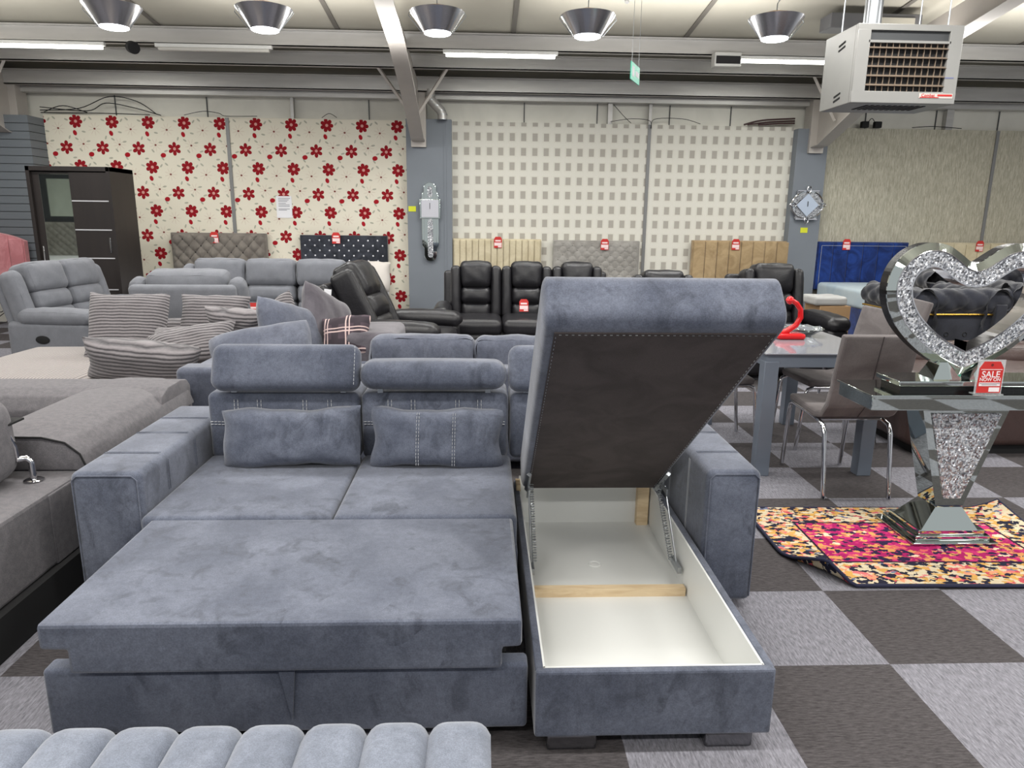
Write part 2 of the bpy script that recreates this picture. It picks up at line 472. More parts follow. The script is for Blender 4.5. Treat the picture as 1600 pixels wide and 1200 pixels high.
def mk_upper():
    m = Mat('painted_metal_wall', .6); n = m.noise(1.2, 4, .6, .5); m.color(m.ramp(n, [(.3, C3(206, 204, 194)), (.7, C3(228, 226, 216))])); return m.m
struct('wall_back', wb, mk_upper())
GAP = plain('panel_seam_grey', (90, 92, 92), .8)  # plain grey for the upper wall's panel seams
sm = MB()
for xx in (-4.9, -3.7, -2.55, -1.55, .55, 1.55, 2.55, 3.4, 5.3, 6.3, 7.2): sm.box(xx, xx+.012, 10.285, 10.301, 2.6, 3.2)
struct('trim_1', sm, GAP)
for i, (a, b, mt) in enumerate(((-5.80, -3.425, mk_floral()), (-3.40, -1.03, None), (-.425, 2.255, mk_squares()), (2.28, 4.27, None), (4.70, 7.15, mk_streak()), (7.17, 9.4, None))):
    if mt: keep = mt
    p = MB(); p.box(a, b, 10.2, 10.3, 0, 2.755); struct('wall_panel_%d' % (i+1), p, keep)
p = MB(); p.box(-9.4, -6.35, 10.2, 10.3, 0, 2.7); struct('wall_panel_7', p, mk_trellis())
SEAM = plain('seam_strip_grey', (128, 128, 128), .5, .3)
for i, xx in enumerate((-3.4125, 2.2675, 7.16)):
    p = MB(); p.box(xx-.022, xx+.022, 10.185, 10.2, 0, 2.75); struct('trim_%d' % (i+2), p, SEAM)
# grey boxed columns
PIL = Mat('grey_painted_column', .6); PIL.color(PIL.mix(PIL.noise(2, 3), C3(112, 118, 126), C3(124, 130, 138))); PIL = PIL.m
p = MB(); p.box(-1.03, -.425, 10.05, 10.3, 0, 2.76); p.box(-.53, -.50, 10.043, 10.05, 0, 2.76); struct('wall_column_middle', p, PIL)
p = MB(); p.box(4.27, 4.70, 10.05, 10.3, 0, 2.72); struct('wall_column_right', p, PIL)
SLAT = plain('slatwall_grey', (104, 110, 116), .6); SLATG = plain('slatwall_groove', (30, 32, 34), .9)
p = MB(); p.box(-6.35, -5.80, 9.85, 10.3, 0, 2.70)
struct('wall_column_left', p, SLAT)
p = MB()
for k in range(26): p.box(-6.352, -5.796, 9.846, 10.2, .1+k*.1, .106+k*.1)
struct('trim_5', p, SLATG)
# left and rear walls
p = MB(); p.box(-9.6, -9.5, -4, 10.4, 0, 3.6); struct('wall_left', p, mk_upper())

# sloping lined ceiling with dark seams, dropping towards the back wall
def roof_z(y): return 3.49+.105*(8.6-y)
CEIL = Mat('ceiling_lining', .85); CEIL.color(CEIL.mix(CEIL.noise(3, 3), C3(150, 146, 134), C3(160, 156, 145))); CEIL = CEIL.m
p = MB(); p.hull([(-9.6, -4, roof_z(-4)), (9.6, -4, roof_z(-4)), (9.6, 10.4, roof_z(10.4)), (-9.6, 10.4, roof_z(10.4))],
                 [(-9.6, -4, roof_z(-4)+.1), (9.6, -4, roof_z(-4)+.1), (9.6, 10.4, roof_z(10.4)+.1), (-9.6, 10.4, roof_z(10.4)+.1)])
struct('ceiling', p, CEIL)
p = MB(); JOINT = plain('ceiling_joint_strip', (92, 88, 82), .7)
for k in range(-5, 6):
    xx = .33+k*1.93
    a, b = 3.5, 8.6
    p.hull([(xx-.025, a, roof_z(a)-.012), (xx+.025, a, roof_z(a)-.012), (xx+.025, b, roof_z(b)-.012), (xx-.025, b, roof_z(b)-.012)],
           [(xx-.025, a, roof_z(a)+.01), (xx+.025, a, roof_z(a)+.01), (xx+.025, b, roof_z(b)+.01), (xx-.025, b, roof_z(b)+.01)])
struct('trim_6', p, JOINT)
BEAM = Mat('grey_beam_paint', .5, .2); BEAM.color(BEAM.mix(BEAM.noise(3, 4), C3(172, 166, 160), C3(192, 186, 180))); BEAM = BEAM.m
PURL = Mat('galvanised_purlin', .38, .35); PURL.color(PURL.mix(PURL.noise(2, 4, .5, 0, (1, 8, 8)), C3(168, 166, 163), C3(200, 198, 194))); PURL = PURL.m
def purlin(y, zb, zt, lab):
    p = MB(); X0, X1 = -9.4, 9.4
    p.box(X0, X1, y, y+.012, zb, zt); p.box(X0, X1, y, y+.085, zb, zb+.012); p.box(X0, X1, y+.075, y+.085, zb, zb+.03); p.box(X0, X1, y-.06, y, zt-.012, zt)
    o = p.obj('ceiling_purlin', PURL); o['kind'] = 'structure'; o['label'] = lab; return o
purlin(8.60, 3.31, 3.475, 'galvanised roof purlin carrying the strip lights, nearest the camera')
purlin(9.30, 3.245, 3.40, 'galvanised roof purlin in the middle, between the strip lights and the wall')
purlin(9.95, 3.085, 3.26, 'lowest galvanised roof purlin just above the papered wall')
# small dark mid purlin webs and the eaves board
p = MB(); p.box(-9.4, 9.4, 10.12, 10.3, 3.02, 3.1); struct('trim_7', p, PURL)

# steel portal rafters with haunches
def rafter(x, lab):
    t = Thing('ceiling_rafter', lab, None, (x, 9.9, 2.5)); t.o['kind'] = 'structure'
    low = [(10.02, 2.48), (9.80, 2.50), (8.8, 2.86), (7.7, 3.17), (6.4, 3.36), (3.0, 3.72), (-4, 4.42)]
    top = [(-4, 4.70), (3.0, 4.0), (6.4, 3.62), (7.7, 3.47), (8.6, 3.40), (10.02, 3.20)]
    pr = MB(); pr.prism([(a, b) for a, b in low+top], x-.006, x+.006, 'x')
    t.part('web', pr, BEAM)
    fl = MB()
    for (a, b), (c, d) in zip(low[:-1], low[1:]):
        fl.hull([(x-.085, a, b-.012), (x+.085, a, b-.012), (x+.085, c, d-.012), (x-.085, c, d-.012)],
                [(x-.085, a, b), (x+.085, a, b), (x+.085, c, d), (x-.085, c, d)])
    t.part('bottom_flange', fl, BEAM)
    c = MB(); c.box(x-.10, x+.10, 10.0, 10.24, 2.40, 3.25, .004); t.part('column_head', c, BEAM)
    for s in (-1, 1):
        b = MB(); b.tube([(x+s*.05, 9.45, 2.75), (x+s*.42, 9.35, 3.26)], .022, 4); t.part('brace', b, BEAM)
    return t
rafter(-.86, 'pale grey steel rafter meeting the plain grey column beside the round duct')
rafter(4.52, 'steel rafter behind the hanging heater, over the column with the star clock')
rafter(-6.1, 'steel rafter end over the slatted column at the far left')

# ------------------------------------------------------------------ main corner sofa bed
S = Thing('sofa_bed', 'grey-blue velvet corner sofa bed, bed section pulled out and chaise lid raised over its storage', 'sofa bed', (-.2, 2.6, 0))
b = MB(); b.box(-1.235, .13, 2.42, 3.42, .05, .30, .01); S.part('seat_base', b, V_MAIN)
for x0, x1 in ((-1.50, -1.245), (.845, 1.055)):
    a = MB(); a.soft(x0, x1, 2.5, 3.47, .035, .575, .028, (.006, .004, .004), 6)
    o = S.part('arm', a, V_MAIN)
    xi = x1+.0055 if x0 < 0 else x0-.0055
    for yy in (2.72, 2.99, 3.22):
        for d in (-.007, .007):
            st = MB(); st.tube([(x0+.02, yy+d, .579), (x1-.02, yy+d, .579)], .0012, 4); S.part('stitching', st, V_MAIN, o)
            st = MB(); st.tube([(xi, yy+d, .55), (xi, yy+d, .10 if x0 > 0 else .43)], .0014, 4); S.part('stitching', st, THREAD if x0 > 0 else V_MAIN, o)
    st = MB(); st.tube([(x0+.012, 2.5, .06), (x0+.012, 2.5, .545), (x0+.03, 2.5, .562), (x1-.03, 2.5, .562), (x1-.012, 2.5, .545), (x1-.012, 2.5, .06)], .0028, 6); S.part('piping', st, V_MAIN, o)
for x0, x1 in ((-1.238, -.553), (-.548, .128)):
    a = MB(); a.soft(x0, x1, 2.443, 3.16, .285, .424, .024, (0, 0, .006), 8); S.part('seat_cushion', a, V_MAIN)
def stitched(x0, x1, xs, hz, name='backrest'):
    a = MB(); a.soft(x0, x1, 3.15, 3.42, .40, .713, .03, (0, .012, .006), 7)
    o = S.part(name, a, V_MAIN)
    hx_, cx_ = (x1-x0)/2, (x0+x1)/2
    for xx in xs:
        for d in (-.008, .008):
            st = MB()
            for k in range(14):
                z0 = .445+k*.0175
                yy = 3.147-.012*(1-abs((z0-.556)/.157)**2.2)*(1-abs((xx-cx_)/hx_)**2.2)
                st.box(xx+d-.0012, xx+d+.0012, yy-.0012, yy+.004, z0, z0+.013)
            S.part('stitching', st, THREAD, o, 'pale topstitching')
    for hx0, hx1 in hz:
        for dz in (-.006, .006):
            st = MB(); k = hx0
            while k < hx1-.01:
                yy = 3.147-.012*(1-abs((.575-.556)/.157)**2.2)*(1-min(1, abs((k-cx_)/hx_))**2.2)
                st.box(k, k+.012, yy-.0012, yy+.004, .575+dz, .5772+dz); k += .0165
            S.part('stitching', st, THREAD, o, 'pale topstitching')
    return o
stitched(-1.238, -.558, (-1.105, -1.002, -.80, -.69), ((-1.225, -1.11), (-.685, -.57)))
stitched(-.552, .115, (-.42, -.315, -.115, -.015), ((-.54, -.43), (-.01, .1)))
stitched(.125, .835, (.25, .36), ())
# headrests on their chrome ratchets: first raised, second folded into a roll, third raised
def headrest(x0, x1, up):
    if up:
        a = MB(); a.soft(x0, x1, -.055, .055, -.005, .205, .045, (.004, .01, 0), 6, T(0, 3.13, .735, rx=-.42))
    else:
        a = MB(); a.soft(x0, x1, 3.09, 3.26, .738, .862, .055, (.004, .006, .006), 6)
    o = S.part('headrest', a, V_MAIN)
    for xx in (x0+.08, x1-.08):
        h = MB(); h.box(xx-.012, xx+.012, 3.17, 3.19, .68, .77); S.part('ratchet_hinge', h, STEEL, o)
    if up:
        s2 = MB()
        for k in range(11):
            s2.box(x1-.016, x1-.0145, -.0655, -.060, .012+k*.0165, .023+k*.0165, 0, T(0, 3.13, .735, rx=-.42))
        S.part('stitching', s2, THREAD, o)
headrest(-1.20, -.552, True); headrest(-.545, .103, False); headrest(.118, .80, True)
# pull-out bed: top slab with a lower inset lip, front pull drawer below it
a = MB(); a.prism([(-1.19, .421), (-1.19, .345), (-1.118, .343), (-1.118, .27), (.055, .27), (.055, .335), (.11, .338), (.11, .421)], 1.752, 2.44, 'y', bev=.011)
o = S.part('pull_out_mattress', a, V_MAIN)
a = MB(); a.soft(-1.215, .13, 1.785, 1.85, .052, .262, .014, (0, .004, 0), 6); d = S.part('pull_out_front', a, V_MAIN)
a = MB(); a.box(-1.15, .07, 1.85, 2.42, .06, .26); S.part('pull_out_frame', a, BLACKM, d)
a = MB(); a.prism([(-.566, .262), (-.52, .262), (-.535, .10)], 1.771, 1.7795, 'y', bev=.002)
S.part('pull_tab', a, V_MAIN, d)
for xx in (-1.12, -.03):
    a = MB(); a.cyl((xx, 1.83, .027), (xx+.05, 1.83, .027), .027); S.part('castor', a, BLACKM, d)
# storage chaise
def shell(n, mat, out, inn, z0, z1, zi):
    """open box: out/inn are (x0,x1,y0,y1); front slightly wider than the back"""
    x0, x1, y0, y1 = out; a0, a1, b0, b1 = inn
    m_ = MB()
    m_.box(x0, x1, y0, b0, z0, z1, .008); m_.box(x0, x1, b1, y1, z0, z1, .008)
    m_.box(x0, a0, b0-.012, b1+.012, z0, z1-.0005, .004); m_.box(a1, x1, b0-.012, b1+.012, z0, z1-.0005, .004)
    m_.box(x0+.01, x1-.01, y0+.01, y1-.01, z0, zi)
    return S.part(n, m_, mat)
bx = shell('storage_box', V_MAIN, (.148, .828, 1.74, 3.24), (.172, .802, 1.768, 3.20), .056, .265, .062)
a = MB()
a.box(.171, .177, 1.768, 3.20, .058, .262); a.box(.796, .803, 1.768, 3.20, .058, .262)
a.box(.172, .80, 3.19, 3.20, .058, .30); a.box(.172, .80, 1.767, 1.773, .058, .262); a.box(.172, .80, 1.77, 3.195, .058, .066)
S.part('white_lining', a, WHITE, bx, 'white lining board')
a = MB(); a.box(.182, .79, 2.49, 2.525, .064, .10, .002); S.part('batten', a, PINE, bx, 'pale pine batten')
a = MB(); a.box(.735, .79, 3.15, 3.19, .064, .285, .002); S.part('corner_post', a, PINE, bx, 'pale pine corner post')
a = MB(); a.box(.155, .176, 3.1, 3.19, .1, .29, .002); S.part('corner_post', a, PINE, bx, 'pale pine corner post')
a = MB(); a.lathe([(0, .004), (.014, .004), (.018, .003), (.022, .006), (.026, .006), (.028, 0)], .475, 2.76, .064); S.part('vent_disc', a, WHITE, bx)
for x0, x1 in ((.185, .33), (.645, .785)):
    a = MB(); a.box(x0, x1, 1.755, 1.85, .0, .052, .008); S.part('foot', a, CHROMED, None, 'chrome block foot')
for x0 in (-1.49, .87):
    a = MB(); a.box(x0, x0+.12, 2.53, 2.6, 0, .035, .004); S.part('foot', a, CHROME)
for x0 in (-1.2, 0, .6):
    a = MB(); a.box(x0, x0+.1, 3.3, 3.38, 0, .05); S.part('foot', a, BLACKM)
# raised lid: underside plane from the hinge line up towards the camera
P0, P1 = Vector((0, 3.0, .31)), Vector((0, 1.895, 1.222)); nrm = Vector((0, .637, .77)).normalized(); TH = .17
def lp(x, s, t):
    p = P0.lerp(P1, s)+nrm*t
    cx = .478+.025*s; hw = .308+.033*s
    return Vector((cx+x*hw, p.y, p.z))
t_ = MB()
def lidfn(u, v, w_, p): return lp(max(-1.03, min(1.03, p.x)), (p.y+.7155)/1.431, p.z+.085)
t_.soft(-1, 1, -.7155, .7155, -.085, .085, .05, (0, 0, 0), 12, None, 0, lidfn)
lid = S.part('storage_lid', t_, V_MAIN)
t_ = MB()
q = [lp(-.90, .02, -.004), lp(.93, .02, -.004), lp(.93, .962, -.004), lp(-.90, .962, -.004)]
q2 = [lp(-.90, .02, .004), lp(.93, .02, .004), lp(.93, .962, .004), lp(-.90, .962, .004)]
t_.hull(q, q2); S.part('underside_lining', t_, F_UNDER, lid, 'black lining cloth stapled under the lid')
t_ = MB()
for k in range(60):
    s_ = .04+k*.0153
    for x in (-.885, .915): t_.tube([lp(x, s_, -.005), lp(x, s_+.006, -.005)], .0011, 4)
for k in range(34):
    x = -.86+k*.052; t_.tube([lp(x, .957, -.005), lp(x+.02, .957, -.005)], .0011, 4)
S.part('staples', t_, STEEL, lid)
for xx, sg in ((.196, 1), (.778, -1)):
    h = MB()
    a1 = Vector((xx, 2.93, .30)); a2 = lp((xx-.48)/.31, .13, -.008)
    h.tube([a1, Vector((xx, 2.86, .40)), Vector((xx, a2.y, a2.z))], [.004, .004, .004], 6)
    h.box(xx-.003, xx+.003, 2.80, 2.95, .36, .385, 0, T(0, 0, 0)); h.box(xx-.008, xx+.008, 2.55, 2.66, .13, .155)
    h.tube([(xx, 2.60, .145), (xx, 2.84, .385)], .004, 6)
    h.tube([lp((xx-.48)/.31, .02, -.01), lp((xx-.48)/.31, .16, -.01)], .011, 4)
    o = S.part('lid_hinge', h, STEEL, lid)
    sp = MB(); pts = []
    c0, c1 = Vector((xx+sg*.014, 2.90, .37)), Vector((xx+sg*.014, 2.63, .15)); d = (c1-c0).normalized(); u = Vector((1, 0, 0)); v = d.cross(u)
    for k in range(241):
        an = k*2*PI/8; pts.append(c0.lerp(c1, k/240)+(u*math.cos(an)+v*math.sin(an))*.0085)
    sp.tube(pts, .0022, 5); S.part('spring', sp, STEEL, o)

def cush(name, w, h, t, M, mat, label, cat='cushion', group=None, seed=0, ear=.06, wr=.004):
    c = MB(); c.cushion(w, h, t, None, ear, 18, wr, seed)
    o = c.obj(name, mat); o.matrix_world = M; tag(o, label, cat, group); return o
cush('scatter_cushion', .62, .265, .18, T(-.835, 3.03, .545, rx=-.25, ry=-.03), V_MAIN, 'plain grey-blue velvet oblong cushion on the left seat of the sofa bed', seed=3, wr=.006)
o = cush('scatter_cushion', .59, .27, .17, T(-.20, 3.02, .545, rx=-.22, ry=.02), V_MAIN, 'grey-blue oblong cushion with stitched lines, on the right seat beside the lid', seed=5)
st = MB()
for xx in (-.085, -.075, .07, .08):
    for k in range(15):
        z0 = -.115+k*.0155; vz = (z0+.006)/.135; ux = xx/.295
        th = .085*((1-ux**4)*(1-vz**4))**.5*(1-.25*(ux*ux*vz*vz))
        th += .004*math.sin(ux*9)*0
        st.box(xx-.001, xx+.001, -th-.0045, -th+.003, z0, z0+.010)
s2 = st.obj('stitching', THREAD, o); s2['label'] = 'pale topstitched lines'

# ------------------------------------------------------------------ channelled bench in front
B = Thing('upholstered_bench', 'light grey plush bench with channel-stitched top, cut off by the bottom edge', 'bench', (-.7, 1.0, 0))
n = 11; x1 = .018
for k in range(n):
    xa = x1-(k+1)*.128
    def bf(u, v, w_, p, xa=xa):
        return p
    pr = [(.62, .10), (.62, .40), (.635, .447), (.67, .465)]+[(1.245+.075*math.sin(a), .39+.075*math.cos(a)) for a in [PI/2*q/8 for q in range(9)]]+[(1.325, .10)]
    c = MB()
    def pad(u, v, xa=xa, pr=pr):
        f_ = v*(len(pr)-1); i = min(len(pr)-2, int(f_)); p = Vector(pr[i]).lerp(Vector(pr[i+1]), f_-i)
        d = (Vector(pr[i+1])-Vector(pr[i])).normalized(); nn = Vector((-d.y, d.x))
        g = .026*(1-abs(2*u-1)**5)-.010
        p = p+nn*g
        return (xa+u*.128, p.x, p.y)
    c.surf(pad, 14, 48)
    B.part('channel_pad', c, V_BENCH)
c = MB(); c.box(x1-n*.128+.01, x1-.01, .64, 1.29, .05, .40); B.part('frame', c, BLACKM)
for xx in (-1.3, -.1):
    for yy in (.7, 1.22):
        c = MB(); c.box(xx, xx+.05, yy, yy+.05, 0, .05); B.part('foot', c, CHROME)
PC = Thing('price_card_holder', 'clear price card holder standing on the plush bench', 'price card', (-.42, 1.08, .458))
c = MB(); c.box(-.475, -.375, 1.075, 1.079, .462, .532, 0); c.box(-.475, -.375, 1.05, 1.11, .458, .462); PC.part('holder', c, ACRYL)
c = MB(); c.box(-.468, -.382, 1.079, 1.0805, .465, .526); PC.part('card', c, plain('pink_card', (214, 170, 176)))

# ------------------------------------------------------------------ grey marl corner sofa at the left
G = Thing('corner_sofa', 'grey marl fabric corner sofa with low rounded arm bolsters, at the left edge', 'sofa', (-2.6, 2.6, 0))
c = MB(); c.box(-4.6, -1.655, 1.3, 4.02, .155, .45, .015); G.part('base', c, F_LEFT)
c = MB(); c.box(-4.5, -1.625, 1.31, 3.95, .0, .155); G.part('plinth', c, BLACKM, None, 'black plinth')
c = MB(); c.box(-1.69, -1.651, 2.62, 3.9, .157, .44, .006); G.part('side_panel', c, F_LEFT)
def bolfn(rx_):
    return None
c = MB()
c.prism([(-2.12, .452), (-2.12, .56), (-2.09, .588), (-1.98, .600), (-1.80, .597), (-1.71, .575), (-1.655, .525), (-1.63, .452)], 2.862, 3.99, 'y', None, True, .012)
G.part('arm_bolster', c, F_LEFT)
c = MB(); c.tube([(-2.11, 2.862, .56), (-2.08, 2.860, .587), (-1.98, 2.859, .600), (-1.80, 2.859, .597), (-1.71, 2.860, .575), (-1.655, 2.862, .525), (-1.632, 2.862, .46)], .004, 6)
G.part('piping', c, BLACKM, G.o.children[-1])
c = MB(); c.prism([(3.64, .43), (3.62, .50), (3.66, .57), (3.74, .60), (3.9, .605), (3.98, .59), (4.02, .55), (4.02, .43)], -4.6, -1.66, 'x', None, True, .01)
G.part('back_bolster', c, F_LEFT)
c = MB(); c.soft(-4.0, -2.12, 2.9, 3.66, .40, .462, .03); G.part('seat_cushion', c, F_LEFT)
c = MB(); c.soft(-2.40, -1.83, -.13, .13, 0, .345, .09, (.01, .02, .01), 6, T(0, 2.68, .458, rx=.06))
h = G.part('headrest', c, F_LEFT)
c = MB(); c.box(-2.42, -1.822, 2.53, 2.81, .688, .698, .003); G.part('strap', c, BLACKM, h)
c = MB(); c.tube([(-1.835, 2.70, .69), (-1.822, 2.73, .60), (-1.822, 2.735, .54)], .008, 8)
c.tube([(-1.822, 2.735, .545), (-1.80, 2.75, .548), (-1.785, 2.755, .53), (-1.785, 2.755, .455)], .012, 10)
c.lathe([(0, 0), (.034, 0), (.036, .004), (.03, .007), (.012, .009), (0, .009)], -1.785, 2.755, .452); G.part('bracket', c, CHROME, h, 'chrome ratchet bracket')
tg = MB(); tg.box(-2.66, -2.60, 3.35, 3.38, .463, .466, 0); tag(tg.obj('swing_tag', plain('cream_tag', (226, 220, 190))), 'small cream tag lying on the seat of the grey marl sofa', 'tag')

# ------------------------------------------------------------------ corduroy corner sofa with its cushions
K = Thing('corduroy_sofa', 'grey corduroy corner sofa piled with cushions, behind the marl sofa', 'sofa', (-2.7, 5.2, 0))
c = MB(); c.box(-3.55, -1.82, 4.45, 6.0, .08, .30, .02); K.part('base', c, plain('dark_base_cloth', (52, 49, 52), .9))
c = MB(); c.soft(-3.62, -2.62, 4.60, 5.85, .28, .44, .06, (.01, .01, .03), 8); K.part('seat_cushion', c, CORD_SEAT)
c = MB(); c.soft(-2.61, -1.79, 4.35, 5.55, .28, .45, .06, (.01, .01, .03), 8); K.part('seat_cushion', c, CORD_SEAT)
c = MB(); c.soft(-2.75, -1.55, 5.74, 5.98, .25, .66, .07, (0, .01, .01)); K.part('backrest', c, CORD)
GRP = 'corduroy cushions piled on the corduroy sofa'
cush('corduroy_cushion', .74, .30, .24, T(-2.17, 4.58, .565, rx=.25, ry=.10, rz=.05), CORD, 'front corduroy cushion lying long and low across the pile', seed=1, group=GRP, ear=.10)
cush('corduroy_cushion', .60, .56, .20, T(-2.66, 5.42, .665, rx=-.45, ry=.02, rz=.12), CORD, 'large square corduroy cushion standing upright at the left of the pile', seed=2, group=GRP, ear=.1)
cush('corduroy_cushion', .56, .50, .18, T(-2.10, 5.62, .66, rx=-.35, ry=.02, rz=-.05), CORD, 'square corduroy cushion standing upright against the sofa back, centre of the pile', seed=4, group=GRP, ear=.1)
cush('corduroy_cushion', .62, .36, .22, T(-2.02, 4.98, .58, rx=-.75, ry=-.18, rz=.16), CORD, 'corduroy cushion slanting up to the right behind the front one', seed=6, group=GRP, ear=.1)
cush('corduroy_cushion', .46, .26, .18, T(-1.83, 5.35, .70, rx=.3, ry=.07, rz=-.1), CORD, 'small corduroy cushion lying on top of the pile', seed=7, group=GRP, ear=.1)
cush('corduroy_cushion', .44, .40, .18, T(-1.60, 5.58, .67, rx=-.3, ry=-.5, rz=-.5), CORD, 'rightmost corduroy cushion, tipped on its corner', seed=8, group=GRP, ear=.1)
cush('corduroy_cushion', .50, .30, .14, T(-2.14, 5.16, .60, rx=-1.0, ry=-.04, rz=.1), CORD, 'corduroy cushion lying flat between the upright ones and the slanting one', seed=9, group=GRP, ear=.1)

# ------------------------------------------------------------------ blue-grey sofa directly behind
D = Thing('corner_sofa', 'dusty blue-grey corner sofa right behind the sofa bed, loose back cushions along it', 'sofa', (-.4, 4.5, 0))
c = MB(); c.box(-1.75, 1.0, 4.1, 5.1, .08, .36, .02); c.box(-1.75, -.66, 5.0, 5.72, .08, .36, .02); D.part('base', c, V_BEHIND)
c = MB(); c.soft(-1.765, 1.0, 4.06, 4.24, .06, .635, .04); D.part('backrest', c, V_BEHIND)
c = MB(); c.soft(-1.765, -1.52, 4.24, 5.72, .06, .60, .04); D.part('side_backrest', c, V_BEHIND)
c = MB(); c.soft(-1.52, -.64, 4.9, 5.5, .34, .50, .05, (0, 0, .02)); D.part('seat_cushion', c, V_BEHIND)
c = MB(); c.soft(-.64, .98, 4.26, 5.05, .34, .50, .05, (0, 0, .02)); D.part('seat_cushion', c, V_BEHIND)
c = MB(); c.soft(-.96, -.60, 4.95, 5.55, .06, .70, .05, (.005, .005, .005)); D.part('arm', c, V_TAUPE)
c = MB(); c.soft(.74, 1.0, 4.24, 5.1, .06, .64, .05); D.part('arm', c, V_BEHIND)
for w_, xx, zz, lb, sd in ((.66, -.37, .585, 'blue-grey back cushion with a creased top, just behind the rolled headrest', 1), (.52, .20, .58, 'blue-grey back cushion half hidden by the raised lid', 2)):
    c = MB(); c.soft(-w_/2, w_/2, -.11, .11, -.2, .19, .07, (0, .03, .01), 9, None, .012, None, sd)
    o = c.obj('back_cushion', V_BEHIND); o.matrix_world = T(xx, 4.40, zz, rx=-.12, rz=.02); tag(o, lb, 'cushion')
G2 = 'blue-grey cushions leaning on the blue-grey sofa'
cush('back_cushion', .66, .46, .22, T(-1.42, 4.62, .60, rx=-.8, ry=-.16, rz=.3), V_BEHIND, 'blue-grey cushion lying nearest, its piped edge over the raised headrest', seed=11, group=G2)
cush('back_cushion', .56, .52, .22, T(-1.33, 4.98, .66, rx=-.45, ry=.35, rz=.95), V_BEHIND, 'blue-grey cushion leaning in the middle of the row', seed=12, group=G2)
cush('back_cushion', .54, .54, .2, T(-1.16, 5.34, .69, rx=-.35, ry=.5, rz=1.05), V_TAUPE, 'grey cushion with a peaked corner, last of the leaning row', seed=13, group=G2)
def mk_plaid():
    m = Mat('plaid_cloth', .9); x, y, z = m.xyz()
    c = C3(70, 58, 66)
    l1 = (x.wrap(.02, .16).abs() < .005).max(x.wrap(.045, .16).abs() < .004); l2 = (z.wrap(.02, .16).abs() < .005).max(z.wrap(.045, .16).abs() < .004)
    d1 = (x.wrap(.1, .16).abs() < .025).max(z.wrap(.1, .16).abs() < .025)
    m.color(m.mix(l1.max(l2), m.mix(d1*.6, c, C3(34, 30, 36)), C3(196, 172, 168))); return m.m
cush('plaid_cushion', .36, .32, .13, T(-.97, 5.05, .66, rx=-.5, ry=-.12, rz=-.12), mk_plaid(), 'small plaid cushion in plum and pale pink beside the grey sofa arm', seed=15)

# ------------------------------------------------------------------ recliners
def recliner(label, n, sw, mat, wings, loc, rz, cat='sofa', name=None, group=None, armw=.18, lean=.16, handle=False, bh=1.0):
    t = Thing(name or ('recliner_sofa' if n > 1 else 'recliner_armchair'), label, cat, loc, rz, group, local=True)
    W = n*sw; hx = W/2
    c = MB(); c.soft(-hx, hx, -.36, .34, .06, .36, .03); t.part('base', c, mat)
    Mb = Matrix.Translation((0, .16, .44)) @ Matrix.Rotation(-lean, 4, 'X') @ Matrix.Diagonal((1, 1, bh, 1))
    c = MB(); c.soft(-hx-armw*.55, hx+armw*.55, .14, .24, -.26, .52, .04, M=Mb); t.part('back_panel', c, mat)
    for k in range(n):
        a, b = -hx+k*sw, -hx+(k+1)*sw
        m_ = .003; ww = .092 if wings else 0
        c = MB(); c.soft(a+m_, b-m_, -.45, .16, .33, .49, .06, (0, .01, .018), 7, wr=.002, seed=k); t.part('seat_cushion', c, mat)
        c = MB(); c.soft(a+m_, b-m_, -.465, -.40, .10, .35, .03, (0, .012, 0), 5); t.part('footrest', c, mat)
        e = ww
        def tp(u, v, w_, p, e=e):
            if e: p.x *= 1-.12*(1-w_)*.5
            return p
        c = MB(); c.soft(a+e+m_, b-e-m_, -.10, .14, .31, .60, .065, (0, .03, .008), 9, Mb, .006, tp, seed=3+k); t.part('head_cushion', c, mat)
        c = MB(); c.soft(a+e+.01+m_, b-e-.01-m_, -.085, .12, .135, .335, .065, (0, .035, 0), 8, Mb, .004, seed=5+k); t.part('lumbar_cushion', c, mat)
        c = MB(); c.soft(a+e+.01+m_, b-e-.01-m_, -.07, .12, -.02, .165, .06, (0, .03, 0), 8, Mb, .004, seed=7+k); t.part('lumbar_cushion', c, mat)
        if wings:
            for x0, x1 in ((a+m_, a+e+.02), (b-e-.02, b-m_)):
                c = MB(); c.soft(x0, x1, -.085, .14, .0, .55, .045, (.004, .01, .005), 7, Mb, .004, seed=k); t.part('back_wing', c, mat)
    if not wings:
        for s in (-1, 1):
            x0, x1 = (hx, hx+armw*.8) if s > 0 else (-hx-armw*.8, -hx)
            c = MB(); c.soft(x0, x1, -.05, .14, -.02, .54, .07, (.004, .012, .01), 7, Mb, .004); t.part('back_wing', c, mat)
    for s in (-1, 1):
        x0, x1 = (hx, hx+armw) if s > 0 else (-hx-armw, -hx)
        c = MB(); c.soft(x0, x1, -.43, .36, .05, .50, .05, (.008, .01, 0), 6); ap = t.part('arm_panel', c, mat)
        c = MB(); c.soft(x0-.015, x1+.015, -.45, .24, .47, .61, .068, (.004, .02, .022), 9, wr=.004); t.part('arm_pad', c, mat)
        if handle and s < 0:
            c = MB(); c.lathe([(0, .006), (.045, .006), (.055, .002), (.055, -.002)], 0, 0, 0, 20, Matrix.Translation((x0-.012, .0, .34)) @ Matrix.Rotation(-PI/2, 4, 'Y') @ Matrix.Diagonal((.7, 1.25, 1, 1)))
            t.part('release_handle', c, BLACKM, ap, 'black plastic release handle')
    for xx in (-hx-armw+.04, hx+armw-.09):
        for yy in (-.38, .28):
            c = MB(); c.box(xx, xx+.05, yy, yy+.05, 0, .06); t.part('foot', c, BLACKM)
    return t
recliner('grey fabric three-seat recliner facing the camera in front of the floral wallpaper', 3, .535, F_RECL, False, (-2.27, 7.62, 0), 0)
